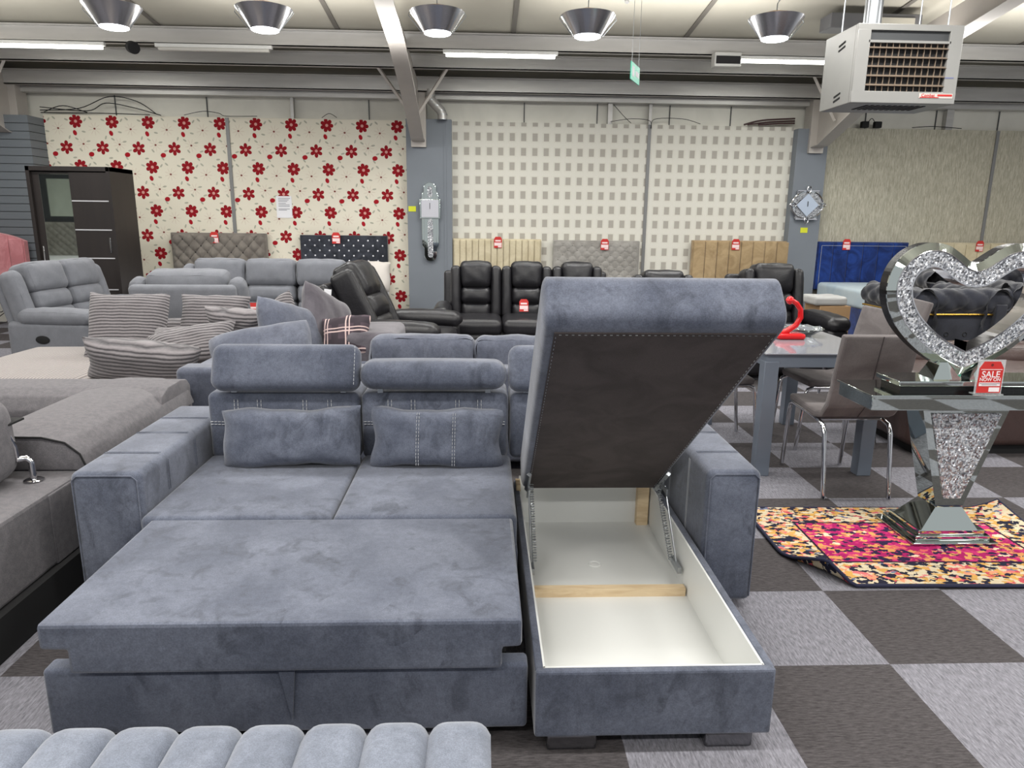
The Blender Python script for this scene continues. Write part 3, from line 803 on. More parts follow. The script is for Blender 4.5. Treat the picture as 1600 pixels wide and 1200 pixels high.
recliner('grey fabric two-seat recliner at the left edge, side handle towards the camera', 2, .50, F_RECL, False, (-4.00, 7.40, 0), 1.45, lean=.26, handle=True)
recliner('grey fabric recliner armchair seen from behind, white swing tag on its back', 1, .66, F_RECL, False, (-2.50, 6.46, 0), PI+.04, 'armchair')
recliner('black leather three-seat recliner facing the camera, left of the raised lid', 3, .545, L_BLACK, True, (.47, 7.55, 0), 0, armw=.15)
recliner('black leather recliner armchair seen side-on, leaning back, facing right', 1, .64, L_BLACK, True, (-.74, 6.52, 0), PI/2-.2, 'armchair', lean=.45, bh=1.18)
recliner('black leather recliner armchair behind the dining table, right of the lid', 1, .62, L_BLACK, True, (2.95, 6.98, 0), .03, 'armchair', armw=.2, bh=1.06)
recliner('black leather recliner armchair almost hidden behind the raised lid', 1, .62, L_BLACK, True, (1.82, 7.0, 0), 0, 'armchair', bh=.93)
c = MB(); c.box(-.045, .045, -.002, .002, -.06, .06, 0, T(-2.12, 6.04, .80, rx=.1, ry=.05)); tag(c.obj('swing_tag', WHITEP), 'white swing tag hanging on the back of the grey armchair', 'tag')
c = MB(); c.box(-.03, .03, -.002, .002, -.035, .035, 0, T(-1.30, 6.05, .86, ry=.12)); tag(c.obj('swing_tag', WHITEP), 'small white swing tag on the side-on black armchair', 'tag')

# price cards: red shaped card with white writing blocks
def price(loc, label, s=1, ry=0, rx=0, txt=None, holder=False, group='red price cards around the shop'):
    M = T(loc[0], loc[1], loc[2], rx=rx, ry=ry)
    t = Thing('price_card', label, 'price card', loc, group=group)
    w_, h_ = .055*s, .075*s
    c = MB(); c.prism([(-w_, -h_), (w_, -h_), (w_, h_*.62), (w_*.62, h_), (-w_*.62, h_), (-w_, h_*.62)], -.001, .001, 'y', M)
    t.part('card', c, RED)
    c = MB(); c.box(-w_*.9, w_*.9, -.0018, -.001, -h_*.62, -h_*.05, 0, M); c.box(-w_*.7, w_*.7, -.0018, -.001, h_*.15, h_*.42, 0, M); c.box(0, w_*.9, -.0018, -.001, -h_*.9, -h_*.66, 0, M)
    t.part('printed_panel', c, plain('pale_print', (238, 214, 214), .7) if 'pale_print' not in bpy.data.materials else bpy.data.materials['pale_print'])
    return t

# ------------------------------------------------------------------ headboards
def headboard(label, x0, x1, zt, style, mat, y=10.12, btn=None, nx=8, nz=3, zb=.55, arch=0, depth=.028, border=None):
    t = Thing('headboard', label, 'headboard', ((x0+x1)/2, y, zb))
    W = x1-x0; H = zt-zb
    c = MB(); c.box(x0, x1, y-.03, y+.05, zb, zt, .008) if not arch else c.prism([(x0, zb), (x1, zb)]+[(x1-W*k/20, zt-arch*abs(1-k/10)**2.5) for k in range(21)], y-.03, y+.05, 'y')
    t.part('board', c, mat)
    if style == 'tuft':
        px, pz = W/nx, H/nz/1.0
        def f(u, v):
            x = x0+.015+u*(W-.03); z = zb+.01+v*(H-.025)
            a = (x-x0)/px+(zt-z)/pz-.5; b = (x-x0)/px-(zt-z)/pz-.5
            g = (abs(math.sin(PI*a))*abs(math.sin(PI*b)))**.4
            ed = min(1, min(u, 1-u)*W/.05)*min(1, (1-v)*H/.05)
            return (x, y-.032-depth*g*ed**.5, z)
        c = MB(); c.surf(lambda u, v: f(u, v), nx*12, nz*12); p = t.part('tufted_pad', c, mat)
        bm_ = None
        k = 0
        # buttons sit where the folds cross
        pts = []
        for i in range(nx*2+2):
            for j in range(nz*2+2):
                if (i+j) % 2 == 0: continue
                x = x0+px*i/2; z = zt-pz*j/2
                if x0+.04 < x < x1-.04 and zb+.1 < z < zt-.03: pts.append((x, z))
        me = None
        for (x, z) in pts:
            if me is None:
                c = MB(); c.lathe([(0, -.010), (.010, -.008), (.015, 0)], 0, 0, 0, 8, Matrix.Rotation(-PI/2, 4, 'X')); o = c.obj('button', btn or mat, p)
                me = o.data
            else:
                o = bpy.data.objects.new('button', me); SC.collection.objects.link(o); o.parent = p
            o.location = (x-t.org.x, y-.034-t.org.y, z-t.org.z)
            if me.materials[0] != mat: pass
    else:
        for k in range(nx):
            a, b = x0+.012+k*(W-.024)/nx, x0+.012+(k+1)*(W-.024)/nx
            top = zt-.012-(arch*abs(1-(2*(k+.5)/nx))**2.5 if arch else 0)
            c = MB(); c.soft(a+.002, b-.002, y-.055, y-.02, zb, top, .014, (0, .006, 0), 3); t.part('channel_pad', c, mat)
    if border:
        c = MB()
        ins = .05
        c.box(x0+ins, x1-ins, y-.062, y-.052, zt-ins-.005, zt-ins); c.box(x0+ins, x0+ins+.005, y-.062, y-.052, zb, zt-ins); c.box(x1-ins-.005, x1-ins, y-.062, y-.052, zb, zt-ins)
        t.part('stud_trim', c, border)
    return t
H_TAUPE = fabric('taupe_headboard_cloth', (112, 106, 100), (130, 124, 117), 4, 400); H_CHAR = fabric('charcoal_headboard_velvet', (40, 43, 50), (58, 61, 70), 4, 400)
H_CREAM = fabric('cream_headboard_cloth', (190, 178, 150), (206, 195, 168), 4, 400); H_SIL = fabric('silver_headboard_cloth', (140, 137, 132), (160, 157, 152), 4, 400)
H_GOLD = fabric('tan_headboard_velvet', (150, 128, 96), (176, 153, 118), 4, 400); H_PINK = fabric('pink_headboard_velvet', (186, 118, 124), (208, 142, 148), 4, 400)
headboard('taupe headboard with deep dark diamond buttoning, leftmost on the floral wall', -4.25, -2.97, 1.25, 'tuft', H_TAUPE, btn=BLACKM, nx=8, nz=4, depth=.055)
headboard('charcoal headboard with crystal buttons, right of the taupe one', -2.51, -1.32, 1.235, 'tuft', H_CHAR, btn=plain('crystal_button', (235, 235, 240), .1, .6), nx=9, nz=5, depth=.02)
headboard('cream headboard of narrow upright panels beside the grey column', -.42, .81, 1.21, 'chan', H_CREAM, nx=14)
headboard('silver grey buttoned headboard against the check wallpaper', .98, 2.19, 1.20, 'tuft', H_SIL, nx=9, nz=5, depth=.016)
headboard('tan velvet headboard with upright channels and padded wings', 2.93, 4.31, 1.22, 'chan', H_GOLD, nx=8, y=10.10)
headboard('royal blue velvet headboard with silver stud border', 4.72, 6.04, 1.22, 'chan', F_NAVYBOX, nx=6, border=plain('silver_studs', (200, 205, 215), .3, .8))
headboard('cream headboard behind the top of the heart ornament', 6.5, 7.95, 1.225, 'chan', H_CREAM, nx=8)
headboard('pink velvet headboard with arched top at the far left', -7.2, -5.95, 1.25, 'chan', H_PINK, nx=7, arch=.12, y=9.70)
for x, z, lb, yy in ((-3.65, 1.19, 'on the taupe headboard', 10.05), (-2.01, 1.20, 'on the charcoal headboard', 10.05), (.205, 1.165, 'on the cream panelled headboard', 10.05), (1.69, 1.152, 'on the silver grey headboard', 10.05),
                    (3.53, 1.17, 'on the tan headboard', 10.03), (5.12, 1.185, 'on the royal blue headboard', 10.05), (7.05, 1.18, 'on the headboard behind the heart', 10.05)):
    price((x, yy, z), 'small red price card '+lb)
price((-2.22, 6.98, .60), 'red price card standing on the grey three-seat recliner', .9, rx=-.2)
price((.42, 7.32, .62), 'orange-red price card on the middle seat of the black three-seat recliner', .85, rx=-.2)

# beds and mattresses partly in view
BLUEM = Mat('pale_blue_ticking', .7); BLUEM.color(BLUEM.mix(BLUEM.noise(2.5, 3, .5, 1), C3(150, 176, 196), C3(214, 222, 222))); BLUEM = BLUEM.m
def bed(label, x0, x1, y0, y1, zt, mm, bm_, name='bed'):
    t = Thing(name, label, 'bed', ((x0+x1)/2, (y0+y1)/2, 0))
    c = MB(); c.box(x0+.01, x1-.01, y0+.01, y1, .06, zt-.24, .01); t.part('base', c, bm_)
    c = MB(); c.soft(x0, x1, y0, y1, zt-.24, zt, .05, (0, 0, .012), 6); t.part('mattress', c, mm)
    for xx in (x0+.05, x1-.1):
        c = MB(); c.box(xx, xx+.05, y0+.05, y0+.1, 0, .06); t.part('foot', c, BLACKM)
    return t
bed('double bed with pale blue patterned mattress on a royal blue base', 4.74, 6.04, 8.2, 10.03, .66, BLUEM, F_NAVYBOX)
bed('bed with a white mattress under the charcoal headboard', -2.5, -1.30, 8.3, 10.03, .62, WHITEP, H_CHAR)
bed('bed with a cream mattress beyond the heart ornament', 6.5, 7.95, 8.2, 10.03, .74, plain('cream_mattress', (222, 214, 190), .8), H_CREAM)
bed('low white mattress beside the dark wardrobe', -4.10, -3.1, 8.75, 10.03, .62, WHITEP, H_TAUPE)
c = MB(); c.cushion(.42, .40, .22, None, .03); o = c.obj('pillow', plain('ivory_cotton', (196, 190, 184), .9)); o.matrix_world = T(-1.36, 9.0, .76, rx=-.3); tag(o, 'plump white pillow propped up behind the black armchair', 'pillow')
CARD = plain('brown_cardboard', (176, 142, 104), .8)
c = MB(); c.box(3.66, 4.0, 7.6, 7.98, 0, .60, .005); tag(c.obj('cardboard_box', CARD), 'brown cardboard box at the foot of the blue bed', 'box')
c = MB(); c.soft(3.60, 3.96, 7.6, 7.96, .602, .70, .03, wr=.006); tag(c.obj('wrapped_bundle', plain('plastic_wrap', (186, 186, 184), .4)), 'bundle in white plastic wrap on the cardboard box', 'bundle')

# ------------------------------------------------------------------ wardrobe
WEN = Mat('dark_wenge_board', .45); WEN.color(WEN.mix(WEN.noise(2, 4, .6, .5, (6, 6, .6)), C3(26, 23, 23), C3(44, 37, 35))); WEN = WEN.m
TRIMS = plain('silver_strip', (196, 196, 200), .4)
t = Thing('wardrobe', 'dark brown sliding-door wardrobe with a mirror door, left of the floral wall', 'wardrobe', (-4.65, 8.78, 0))
c = MB()
c.box(-5.12, -5.08, 8.52, 9.08, 0, 2.0); c.box(-4.24, -4.20, 8.52, 9.08, 0, 2.0); c.box(-5.12, -4.20, 8.52, 9.08, 1.95, 2.0, .002); c.box(-5.12, -4.20, 8.56, 9.08, 0, .08); c.box(-5.08, -4.24, 9.05, 9.08, .08, 1.95)
t.part('carcass', c, WEN)
c = MB(); c.box(-5.08, -4.62, 8.56, 8.585, .09, 1.94, .002); d = t.part('door', c, WEN)
c = MB(); c.box(-5.00, -4.655, 8.552, 8.561, .12, 1.92, .004); t.part('mirror', c, MIRROR, d, 'mirror panel')
c = MB(); c.box(-5.055, -5.04, 8.545, 8.56, .92, 1.12, .002); t.part('handle', c, CHROME, d)
c = MB(); c.box(-4.66, -4.24, 8.535, 8.555, .09, 1.94, .002); d = t.part('door', c, WEN)
for z in (.30, .62, .98, 1.30, 1.62):
    c = MB(); c.box(-4.655, -4.245, 8.531, 8.536, z, z+.012); t.part('trim_strip', c, TRIMS, d)
c = MB(); c.box(-4.285, -4.27, 8.522, 8.535, 1.05, 1.22, .002); t.part('handle', c, CHROME, d)

# ------------------------------------------------------------------ wall clocks, notice, stickers
def stadium(cx, cz, hw, z0, z1, n=10):
    pts = [(cx+hw*math.cos(a), z1-hw+hw*math.sin(a)) for a in [PI*k/n for k in range(n+1)]]
    pts += [(cx+hw*math.cos(a), z0+hw+hw*math.sin(a)) for a in [PI+PI*k/n for k in range(n+1)]]
    return pts
t = Thing('wall_clock', 'long mirrored wall clock with crystal strip on the column between the wallpapers', 'clock', (-.72, 10.04, .9))
X0 = -.72
c = MB(); c.prism(stadium(X0, 0, .115, 1.03, 1.87), 10.0, 10.05, 'y', bev=.004); c.prism(stadium(X0, 0, .085, .90, 1.95), 9.995, 10.05, 'y', bev=.004); t.part('backplate', c, MIRROR)
c = MB(); c.box(X0-.14, X0+.14, 9.98, 10.0, 1.47, 1.73, .006); t.part('side_mirrors', c, MIRROR)
c = MB(); c.box(X0-.115, X0+.115, 9.972, 9.981, 1.49, 1.72, .003); f_ = t.part('dial', c, plain('silver_dial', (196, 196, 204), .4, .3))
c = MB(); c.box(X0-.003, X0+.003, 9.968, 9.973, 1.60, 1.68); t.part('hand', c, BLACKM, f_)
c = MB(); c.prism(stadium(X0, 0, .035, .95, 1.47), 9.985, 9.996, 'y'); t.part('crystal_strip', c, CRYSTAL)
c = MB(); c.prism(stadium(X0, 0, .032, 1.75, 1.90), 9.985, 9.996, 'y'); t.part('crystal_strip', c, CRYSTAL)
t = Thing('wall_clock', 'star-shaped mirrored crystal wall clock with looped corners on the right column', 'clock', (4.475, 10.04, 1.45))
X0, Z0 = 4.475, 1.715
c = MB(); c.box(X0-.15, X0+.15, 10.0, 10.045, Z0-.19, Z0+.19, .004); t.part('square_plate', c, CRYSTAL)
c = MB(); c.prism([(X0+.215*math.cos(2*PI*k/40), Z0+.215*math.sin(2*PI*k/40)*.85) for k in range(40)], 10.005, 10.04, 'y'); t.part('round_plate', c, CRYSTAL)
c = MB(); c.tube([(X0+.22*math.cos(2*PI*k/40), 10.0, Z0+.187*math.sin(2*PI*k/40)) for k in range(40)], .009, 6, None, True)
for s in (-1, 1): c.box(X0-.152, X0+.152, 9.99, 10.0, Z0+s*.19-.008, Z0+s*.19+.008)
t.part('rim', c, CHROME)
c = MB(); c.prism([(X0-.155, Z0), (X0, Z0-.155), (X0+.155, Z0), (X0, Z0+.155)], 9.985, 9.998, 'y'); f_ = t.part('dial', c, plain('pale_blue_dial', (190, 202, 220), .3, .3))
c = MB(); c.tube([(X0-.165, 9.985, Z0), (X0, 9.985, Z0-.165), (X0+.165, 9.985, Z0), (X0, 9.985, Z0+.165)], .009, 6, None, True); t.part('dial_frame', c, CHROME, f_)
c = MB(); c.box(X0-.004, X0+.004, 9.978, 9.985, Z0-.02, Z0+.05, 0); t.part('hand', c, BLACKM, f_)
for k in range(4):
    a = PI/2*k; cx, cz = X0+.205*math.cos(a), Z0+.205*math.sin(a)
    c = MB(); c.tube([(cx+math.cos(a)*.045*math.cos(q)-math.sin(a)*.026*math.sin(q), 9.985, cz+math.sin(a)*.045*math.cos(q)+math.cos(a)*.026*math.sin(q)) for q in [2*PI*j/20 for j in range(20)]], .008, 6, None, True)
    t.part('corner_loop', c, CHROME)
for x, z, lb in ((-.965, 1.60, 'yellow sticker left of the long clock'), (4.485, 1.375, 'yellow sticker under the star-shaped clock')):
    c = MB(); c.box(x-.05, x+.05, 10.044, 10.05, z-.035, z+.035); tag(c.obj('price_sticker', YELL), lb, 'sticker')
t = Thing('wall_notice', 'white paper notice pinned on the floral wallpaper', 'notice', (-2.72, 10.19, 1.47))
c = MB(); c.box(-2.83, -2.62, 10.192, 10.198, 1.46, 1.75); t.part('paper', c, WHITEP)
c = MB()
for k, (z, w_) in enumerate(((1.715, .16), (1.695, .14), (1.675, .12), (1.65, .10), (1.63, .15), (1.61, .15), (1.575, .15), (1.56, .11))): c.box(-2.80, -2.80+w_, 10.190, 10.192, z, z+.008)
t.part('printed_lines', c, plain('faded_ink', (150, 150, 156), .8))

# ------------------------------------------------------------------ roof fittings
AL = Mat('lamp_reflector_aluminium', .25, .9); AL.color(C3(190, 190, 194)); AL = AL.m
GLOW = plain('led_disc', (255, 255, 255), .5, emit=14, ecol=(.93, .97, 1)); TUBE_ON = plain('lit_tube', (255, 255, 250), .5, emit=9, ecol=(1, 1, .93)); TUBE_OFF = plain('unlit_tube', (196, 194, 188), .4)
BRASS = plain('warm_lamp_cap', (196, 150, 90), .4, .3)
def pendant(loc, label, rot=0):
    t = Thing('pendant_light', label, 'ceiling light', loc, rot, 'high bay lamps', local=True)
    c = MB(); c.lathe([(.125, 0), (.24, .165), (.243, .17), (.238, .165), (.123, .0)]); t.part('reflector', c, AL)
    c = MB(); c.lathe([(0, .0), (.105, .0), (.118, .006), (.118, .02), (0, .02)], 0, 0, -.012); t.part('lamp_disc', c, GLOW, None, 'glowing lamp disc')
    c = MB(); c.lathe([(.24, 0), (.14, .035), (.07, .055), (0, .058)], 0, 0, .165); t.part('cap', c, BRASS, None, 'warm brass-coloured cap')
    c = MB(); c.tube([(0, 0, .22), (0, 0, .29), (.02, 0, .32), (0, 0, .35), (0, 0, max(.4, roof_z(loc[1])-loc[2]))], .005, 6); t.part('hanging_chain', c, STEEL)
    c = MB(); c.tube([(.24, 0, .17), (.255, 0, .14), (.135, 0, .0)], .004, 5); c.tube([(-.24, 0, .17), (-.255, 0, .14), (-.135, 0, .0)], .004, 5); t.part('wire_bail', c, STEEL)
    l = bpy.data.lights.new('lamp_glow', 'SPOT'); l.energy = 30; l.spot_size = 2.6; l.spot_blend = .8; l.shadow_soft_size = .1; l.color = (.95, .97, 1)
    lo = bpy.data.objects.new('lamp_glow', l); SC.collection.objects.link(lo); lo.parent = t.o; lo.location = (0, 0, -.04)
    return t
for x, z, lb in ((-3.22, 3.075, 'leftmost hanging high bay lamp'), (-1.92, 3.08, 'high bay lamp left of the steel rafter, over the floral wallpaper'), (-.41, 3.085, 'high bay lamp just right of the steel rafter'),
                 (.93, 3.085, 'high bay lamp left of the hanging green exit sign'), (2.63, 3.10, 'rightmost high bay lamp, beside the hanging heater')):
    pendant((x, 6.9, z), lb)
def tube_light(x0, x1, on, label):
    t = Thing('strip_light', label, 'ceiling light', ((x0+x1)/2, 8.57, 3.27))
    c = MB(); c.box(x0-.03, x1+.03, 8.55, 8.60, 3.268, 3.305, .003); t.part('batten', c, WHITE)
    c = MB(); c.box(x0, x1, 8.548, 8.60, 3.235, 3.268, .008); t.part('diffuser', c, TUBE_ON if on else TUBE_OFF)
    if on:
        l = bpy.data.lights.new('strip_glow', 'AREA'); l.shape = 'RECTANGLE'; l.size = x1-x0; l.size_y = .04; l.energy = 22; l.color = (1, 1, .94)
        lo = bpy.data.objects.new('strip_glow', l); SC.collection.objects.link(lo); lo.parent = t.o; lo.location = (0, 0, -.045)
tube_light(-5.35, -4.15, True, 'lit strip light at the far left of the roof beam')
tube_light(-3.55, -2.35, False, 'unlit white strip light on the beam, second from the left')
tube_light(-.42, .80, True, 'lit strip light right of the middle rafter')
tube_light(2.88, 4.10, True, 'lit strip light running behind the hanging heater')
t = Thing('round_speaker', 'small round black speaker under the roof beam, between two strip lights', 'speaker', (-3.79, 8.5, 3.2))
c = MB(); c.cyl((-3.82, 8.53, 3.255), (-3.76, 8.46, 3.23), .062, 24); t.part('cone', c, BLACKM)
c = MB(); c.tube([(-3.80, 8.54, 3.25), (-3.80, 8.58, 3.31)], .012, 8); t.part('bracket', c, STEEL)
t = Thing('box_speaker', 'small black and white box speaker under the beam, left of the heater', 'speaker', (2.70, 8.5, 3.17))
c = MB(); c.box(2.56, 2.86, 8.42, 8.56, 3.16, 3.31, .01); t.part('case', c, plain('speaker_case', (190, 190, 186), .5))
c = MB(); c.box(2.575, 2.845, 8.412, 8.42, 3.19, 3.27); t.part('grille', c, BLACKM)
# hanging exit sign, seen nearly edge-on
GREEN = plain('exit_green', (70, 190, 160), .4); 
t = Thing('exit_sign', 'green exit sign hanging on two wires, seen nearly edge-on', 'sign', (1.2, 6.0, 2.54))
M = T(1.195, 6.0, 2.615, rz=1.15)
c = MB(); c.box(-.15, .15, -.004, .004, -.065, .065, 0, M); t.part('panel', c, GREEN)
c = MB(); c.box(-.11, -.04, -.0052, -.004, -.035, .04, 0, M); c.box(.0, .12, -.0052, -.004, -.02, .02, 0, M); t.part('pictogram', c, WHITEP)
for s in (-.12, .12):
    c = MB(); a = M @ Vector((s, 0, .06)); c.tube([a, (a.x, a.y, roof_z(6))], .0018, 5); t.part('hanging_wire', c, STEEL)
# round duct, conduit and cables above the panels
t = Thing('ventilation_duct', 'silver flexible duct dropping from the roof beside the middle rafter', 'duct', (-.6, 10.0, 2.76))
c = MB(); pts = [(-.70, 10.0, 3.12), (-.70, 10.0, 3.04), (-.69, 10.0, 2.99), (-.62, 10.0, 2.92), (-.56, 10.0, 2.86), (-.54, 10.0, 2.81), (-.54, 10.0, 2.75)]
c.tube(pts, .062, 16); t.part('pipe', c, PURL)
c = MB()
for p_ in pts[1:]: c.tube([Vector(p_)+Vector((0, 0, .004)), Vector(p_)-Vector((0, 0, .004))], .066, 16)
t.part('joint_rings', c, STEEL)
for i, (x, w_) in enumerate(((1.72, .03), (6.45, .05), (-2.55, .02), (2.27, .02))):
    c = MB(); c.box(x-w_, x+w_, 10.2, 10.28, 2.757, 3.02); o = c.obj('trim_%d' % (8+i), PURL); o['kind'] = 'structure'
def wires(name, label, runs, mat=BLACKM, r=.006):
    t = Thing(name, label, 'cables', tuple(runs[0][0]))
    for run in runs:
        a = [Vector(q) for q in run]; pts = []
        for i in range(len(a)-1):
            for k in range(6):
                u = k/6; p0 = a[max(0, i-1)]; p1 = a[i]; p2 = a[i+1]; p3 = a[min(len(a)-1, i+2)]
                pts.append(.5*((2*p1)+(p2-p0)*u+(2*p0-5*p1+4*p2-p3)*u*u+(3*p1-p0-3*p2+p3)*u**3))
        pts.append(a[-1]); c = MB(); c.tube(pts, r, 5); t.part('cable', c, mat)
wires('cable_bundle', 'loops of black cable above the left end of the floral wallpaper', [
    [(-5.8, 10.15, 2.80), (-5.3, 10.15, 2.83), (-4.9, 10.15, 2.98), (-4.55, 10.15, 2.93), (-4.3, 10.15, 2.77)],
    [(-5.8, 10.15, 2.84), (-5.2, 10.15, 2.80), (-4.95, 10.15, 2.90), (-4.6, 10.15, 2.85), (-4.25, 10.15, 2.76)],
    [(-5.75, 10.15, 2.78), (-5.5, 10.15, 2.86), (-5.2, 10.15, 2.78)], [(-5.8, 10.16, 2.77), (-5.0, 10.16, 2.775), (-4.4, 10.16, 2.765)]])
wires('cable_bundle', 'thin cables lying on top of the wallpaper seam at the left', [
    [(-3.95, 10.15, 2.77), (-3.7, 10.15, 2.82), (-3.5, 10.15, 2.80), (-3.4, 10.15, 2.765), (-3.0, 10.15, 2.77)], [(-2.15, 10.15, 2.765), (-2.05, 10.15, 2.82), (-1.95, 10.15, 2.77)]], r=.004)
wires('cable_bundle', 'thin cables looping over the seam of the check wallpaper', [
    [(1.75, 10.15, 3.0), (1.9, 10.15, 2.85), (2.0, 10.15, 2.765)], [(1.72, 10.15, 2.78), (2.0, 10.15, 2.82), (2.25, 10.15, 2.80), (2.27, 10.15, 2.7)], [(2.28, 10.15, 2.70), (2.32, 10.15, 2.82), (2.7, 10.15, 2.83), (2.95, 10.15, 2.77)]], r=.004)
wires('cable_bundle', 'thick bundle of reddish black cables beside the right column', [
    [(3.55, 10.15, 2.77), (3.8, 10.15, 2.83), (4.25, 10.15, 2.86)], [(3.6, 10.15, 2.77), (3.9, 10.15, 2.81), (4.25, 10.15, 2.83)], [(3.75, 10.15, 2.77), (4.0, 10.15, 2.79), (4.25, 10.15, 2.80)]], plain('dark_red_cable', (60, 34, 34), .6), .012)
wires('cable_bundle', 'small junction cable on top of the streaked wallpaper', [[(5.9, 10.15, 2.77), (6.2, 10.15, 2.79), (6.6, 10.15, 2.77)], [(5.25, 10.15, 2.78), (5.32, 10.15, 2.88), (5.4, 10.15, 2.78)]], r=.005)
t = Thing('junction_boxes', 'two small dark junction boxes on top of the streaked wallpaper, below the heater', 'electrical box', (5.3, 10.15, 2.755))
for a, b in ((5.18, 5.28), (5.36, 5.46)):
    c = MB(); c.box(a, b, 10.12, 10.19, 2.756, 2.84, .01); t.part('box', c, BLACKM)
# red alarm beacon and small ceiling fittings at the very top
t = Thing('alarm_beacon', 'small red alarm beacon on the ceiling', 'alarm', (0.05, 6.6, 3.4))
c = MB(); c.lathe([(0, 0), (.03, .005), (.045, .03), (.045, .12), (0, .12)], .12, 7.2, 3.50); t.part('dome', c, RED)
c = MB(); c.lathe([(0, 0), (.05, 0), (.05, .04), (0, .04)], .12, 7.2, 3.61); t.part('base', c, WHITE)
t = Thing('cable_tray', 'thin white conduit under the ceiling at the top right', 'conduit', (2, 7.2, 3.48))
c = MB(); c.box(.9, 7.0, 7.12, 7.16, 3.535, 3.56); t.part('conduit', c, WHITE)
c = MB(); c.tube([(1.32, 7.1, 3.56), (1.29, 7.0, 3.40)], .022, 8); t.part('spot_fitting', c, WHITE)
c = MB(); c.lathe([(0, -.06), (.05, -.05), (.06, 0), (0, 0)], 2.0, 7.13, 3.535); t.part('sensor', c, WHITE)
t = Thing('floodlight', 'grey rectangular floodlight under the ceiling behind the heater', 'light fitting', (3.9, 8.0, 3.4))
c = MB(); c.box(3.45, 4.38, 7.6, 7.85, 3.38, 3.52, .01); t.part('housing', c, plain('grey_housing', (96, 96, 98), .5))
c = MB(); c.box(3.8, 4.3, 7.59, 7.6, 3.40, 3.48); t.part('panel', c, plain('pale_panel', (176, 172, 160), .5))

# ------------------------------------------------------------------ unit heater
HM = Mat('heater_sheet_metal', .38, .35); HM.color(HM.mix(HM.noise(3, 3), C3(138, 138, 135), C3(154, 153, 150))); HM = HM.m
t = Thing('unit_heater', 'large grey gas unit heater with louvred outlet, hanging from the roof at the right', 'heater', (2.8, 5.2, 2.27))
hx0, hx1, hy0, hy1, hz0, hz1 = 2.46, 3.175, 5.0, 5.46, 2.275, 2.765
c = MB(); c.box(hx0, hx1, hy0+.03, hy1, hz0, hz1, .004); t.part('casing', c, HM)
c = MB()
c.box(hx0, hx1, hy0, hy0+.03, hz1-.04, hz1, .003); c.box(hx0, hx1, hy0, hy0+.03, hz0, hz0+.075, .003); c.box(hx0, hx0+.09, hy0, hy0+.03, hz0+.07, hz1-.035, .003); c.box(hx1-.09, hx1, hy0, hy0+.03, hz0+.07, hz1-.035, .003)
c.box(hx0+.08, hx1-.08, hy0, hy0+.03, hz1-.115, hz1-.10)
t.part('front_frame', c, HM)
c = MB(); c.box(hx0+.08, hx1-.08, hy0+.024, hy0+.032, hz0+.06, hz1-.03); t.part('dark_outlet', c, BLACKM)
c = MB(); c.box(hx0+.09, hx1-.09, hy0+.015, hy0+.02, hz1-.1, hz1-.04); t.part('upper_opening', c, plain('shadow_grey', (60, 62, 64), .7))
LV = plain('louvre_metal', (150, 134, 118), .4, .5)
for k in range(5):
    z = hz0+.115+k*.058
    c = MB(); c.box(hx0+.085, hx1-.085, -.014, .014, -.002, .002, 0, T(0, hy0+.012, z, rx=.5)); t.part('louvre', c, LV)
for k in range(12):
    x = hx0+.125+k*.043
    c = MB(); c.box(x-.0015, x+.0015, hy0+.012, hy0+.026, hz0+.075, hz1-.115); t.part('vane', c, LV)
for z0 in (hz0+.06, hz0+.09, hz1-.10, hz1-.07):
    c = MB(); c.box(hx0-.003, hx0+.001, .04, .13, -.006, .006, 0, T(0, hy0+.12, z0, rx=-.18)); t.part('side_slot', c, BLACKM)
c = MB()
for k in range(11): c.box(hx0+.16+k*.04, hx0+.18+k*.04, hy0+.1, hy0+.3, hz0-.003, hz0+.001)
t.part('bottom_grille', c, BLACKM)
c = MB(); c.box(hx1-.25, hx1-.02, hy0-.002, hy0, hz0+.035, hz0+.065); o = t.part('maker_badge', c, plain('pale_badge', (206, 196, 190), .5))
lettering('Combat', .028, RED, o, T(2.985-t.org.x, hy0-.003-t.org.y, hz0+.0515-t.org.z, rx=PI/2), 'badge_lettering')
c = MB(); c.box(2.93, 3.06, hy0-.0035, hy0-.002, hz0+.037, hz0+.042); c.box(3.05, 3.15, hy0-.0035, hy0-.002, hz0+.048, hz0+.060); t.part('badge_stripes', c, RED, o)
c = MB(); c.box(hx1-.09, hx1-.03, hy0-.002, hy0, hz0+.16, hz0+.168); t.part('info_label', c, plain('blue_label', (110, 116, 150), .6))
for x, y in ((hx0+.08, hy0+.06), (hx1-.08, hy0+.06), (hx0+.08, hy1-.06), (hx1-.08, hy1-.06)):
    c = MB(); c.tube([(x, y, hz1-.01), (x, y, roof_z(y)+.005)], .005, 6); t.part('hanging_rod', c, STEEL)
c = MB(); c.cyl((2.75, 5.4, hz1), (2.75, 5.4, 3.2), .06, 16); t.part('flue', c, STEEL)

# the side of the shop behind the camera's left, met in the wardrobe mirror
p = MB(); p.box(-9.5, -7.2, .88, .96, 0, 2.6); struct('wall_partition', p, plain('slate_wall', (74, 76, 82), .8))
t = headboard('silver grey buttoned headboard on the slate partition, mirrored in the wardrobe door', -9.45, -8.1, 1.30, 'tuft', H_SIL, y=-1.04, nx=8, nz=5)
t_ = [o for o in SC.objects if o.name.startswith('headboard') and o.location.y < 0][0]
t_.rotation_euler = (0, 0, PI); t_.location.y = 1.025
bed('bed with white mattress below the slate partition, mirrored in the wardrobe door', -9.4, -8.1, 1.1, 3.0, .60, WHITEP, H_SIL)
t = Thing('wall_mirror', 'square glass wall mirror above the bed by the slate partition', 'mirror', (-9.0, .97, 1.5))
c = MB(); c.box(-9.28, -8.75, .962, .985, 1.42, 2.2, .006); t.part('glass', c, MIRROR)

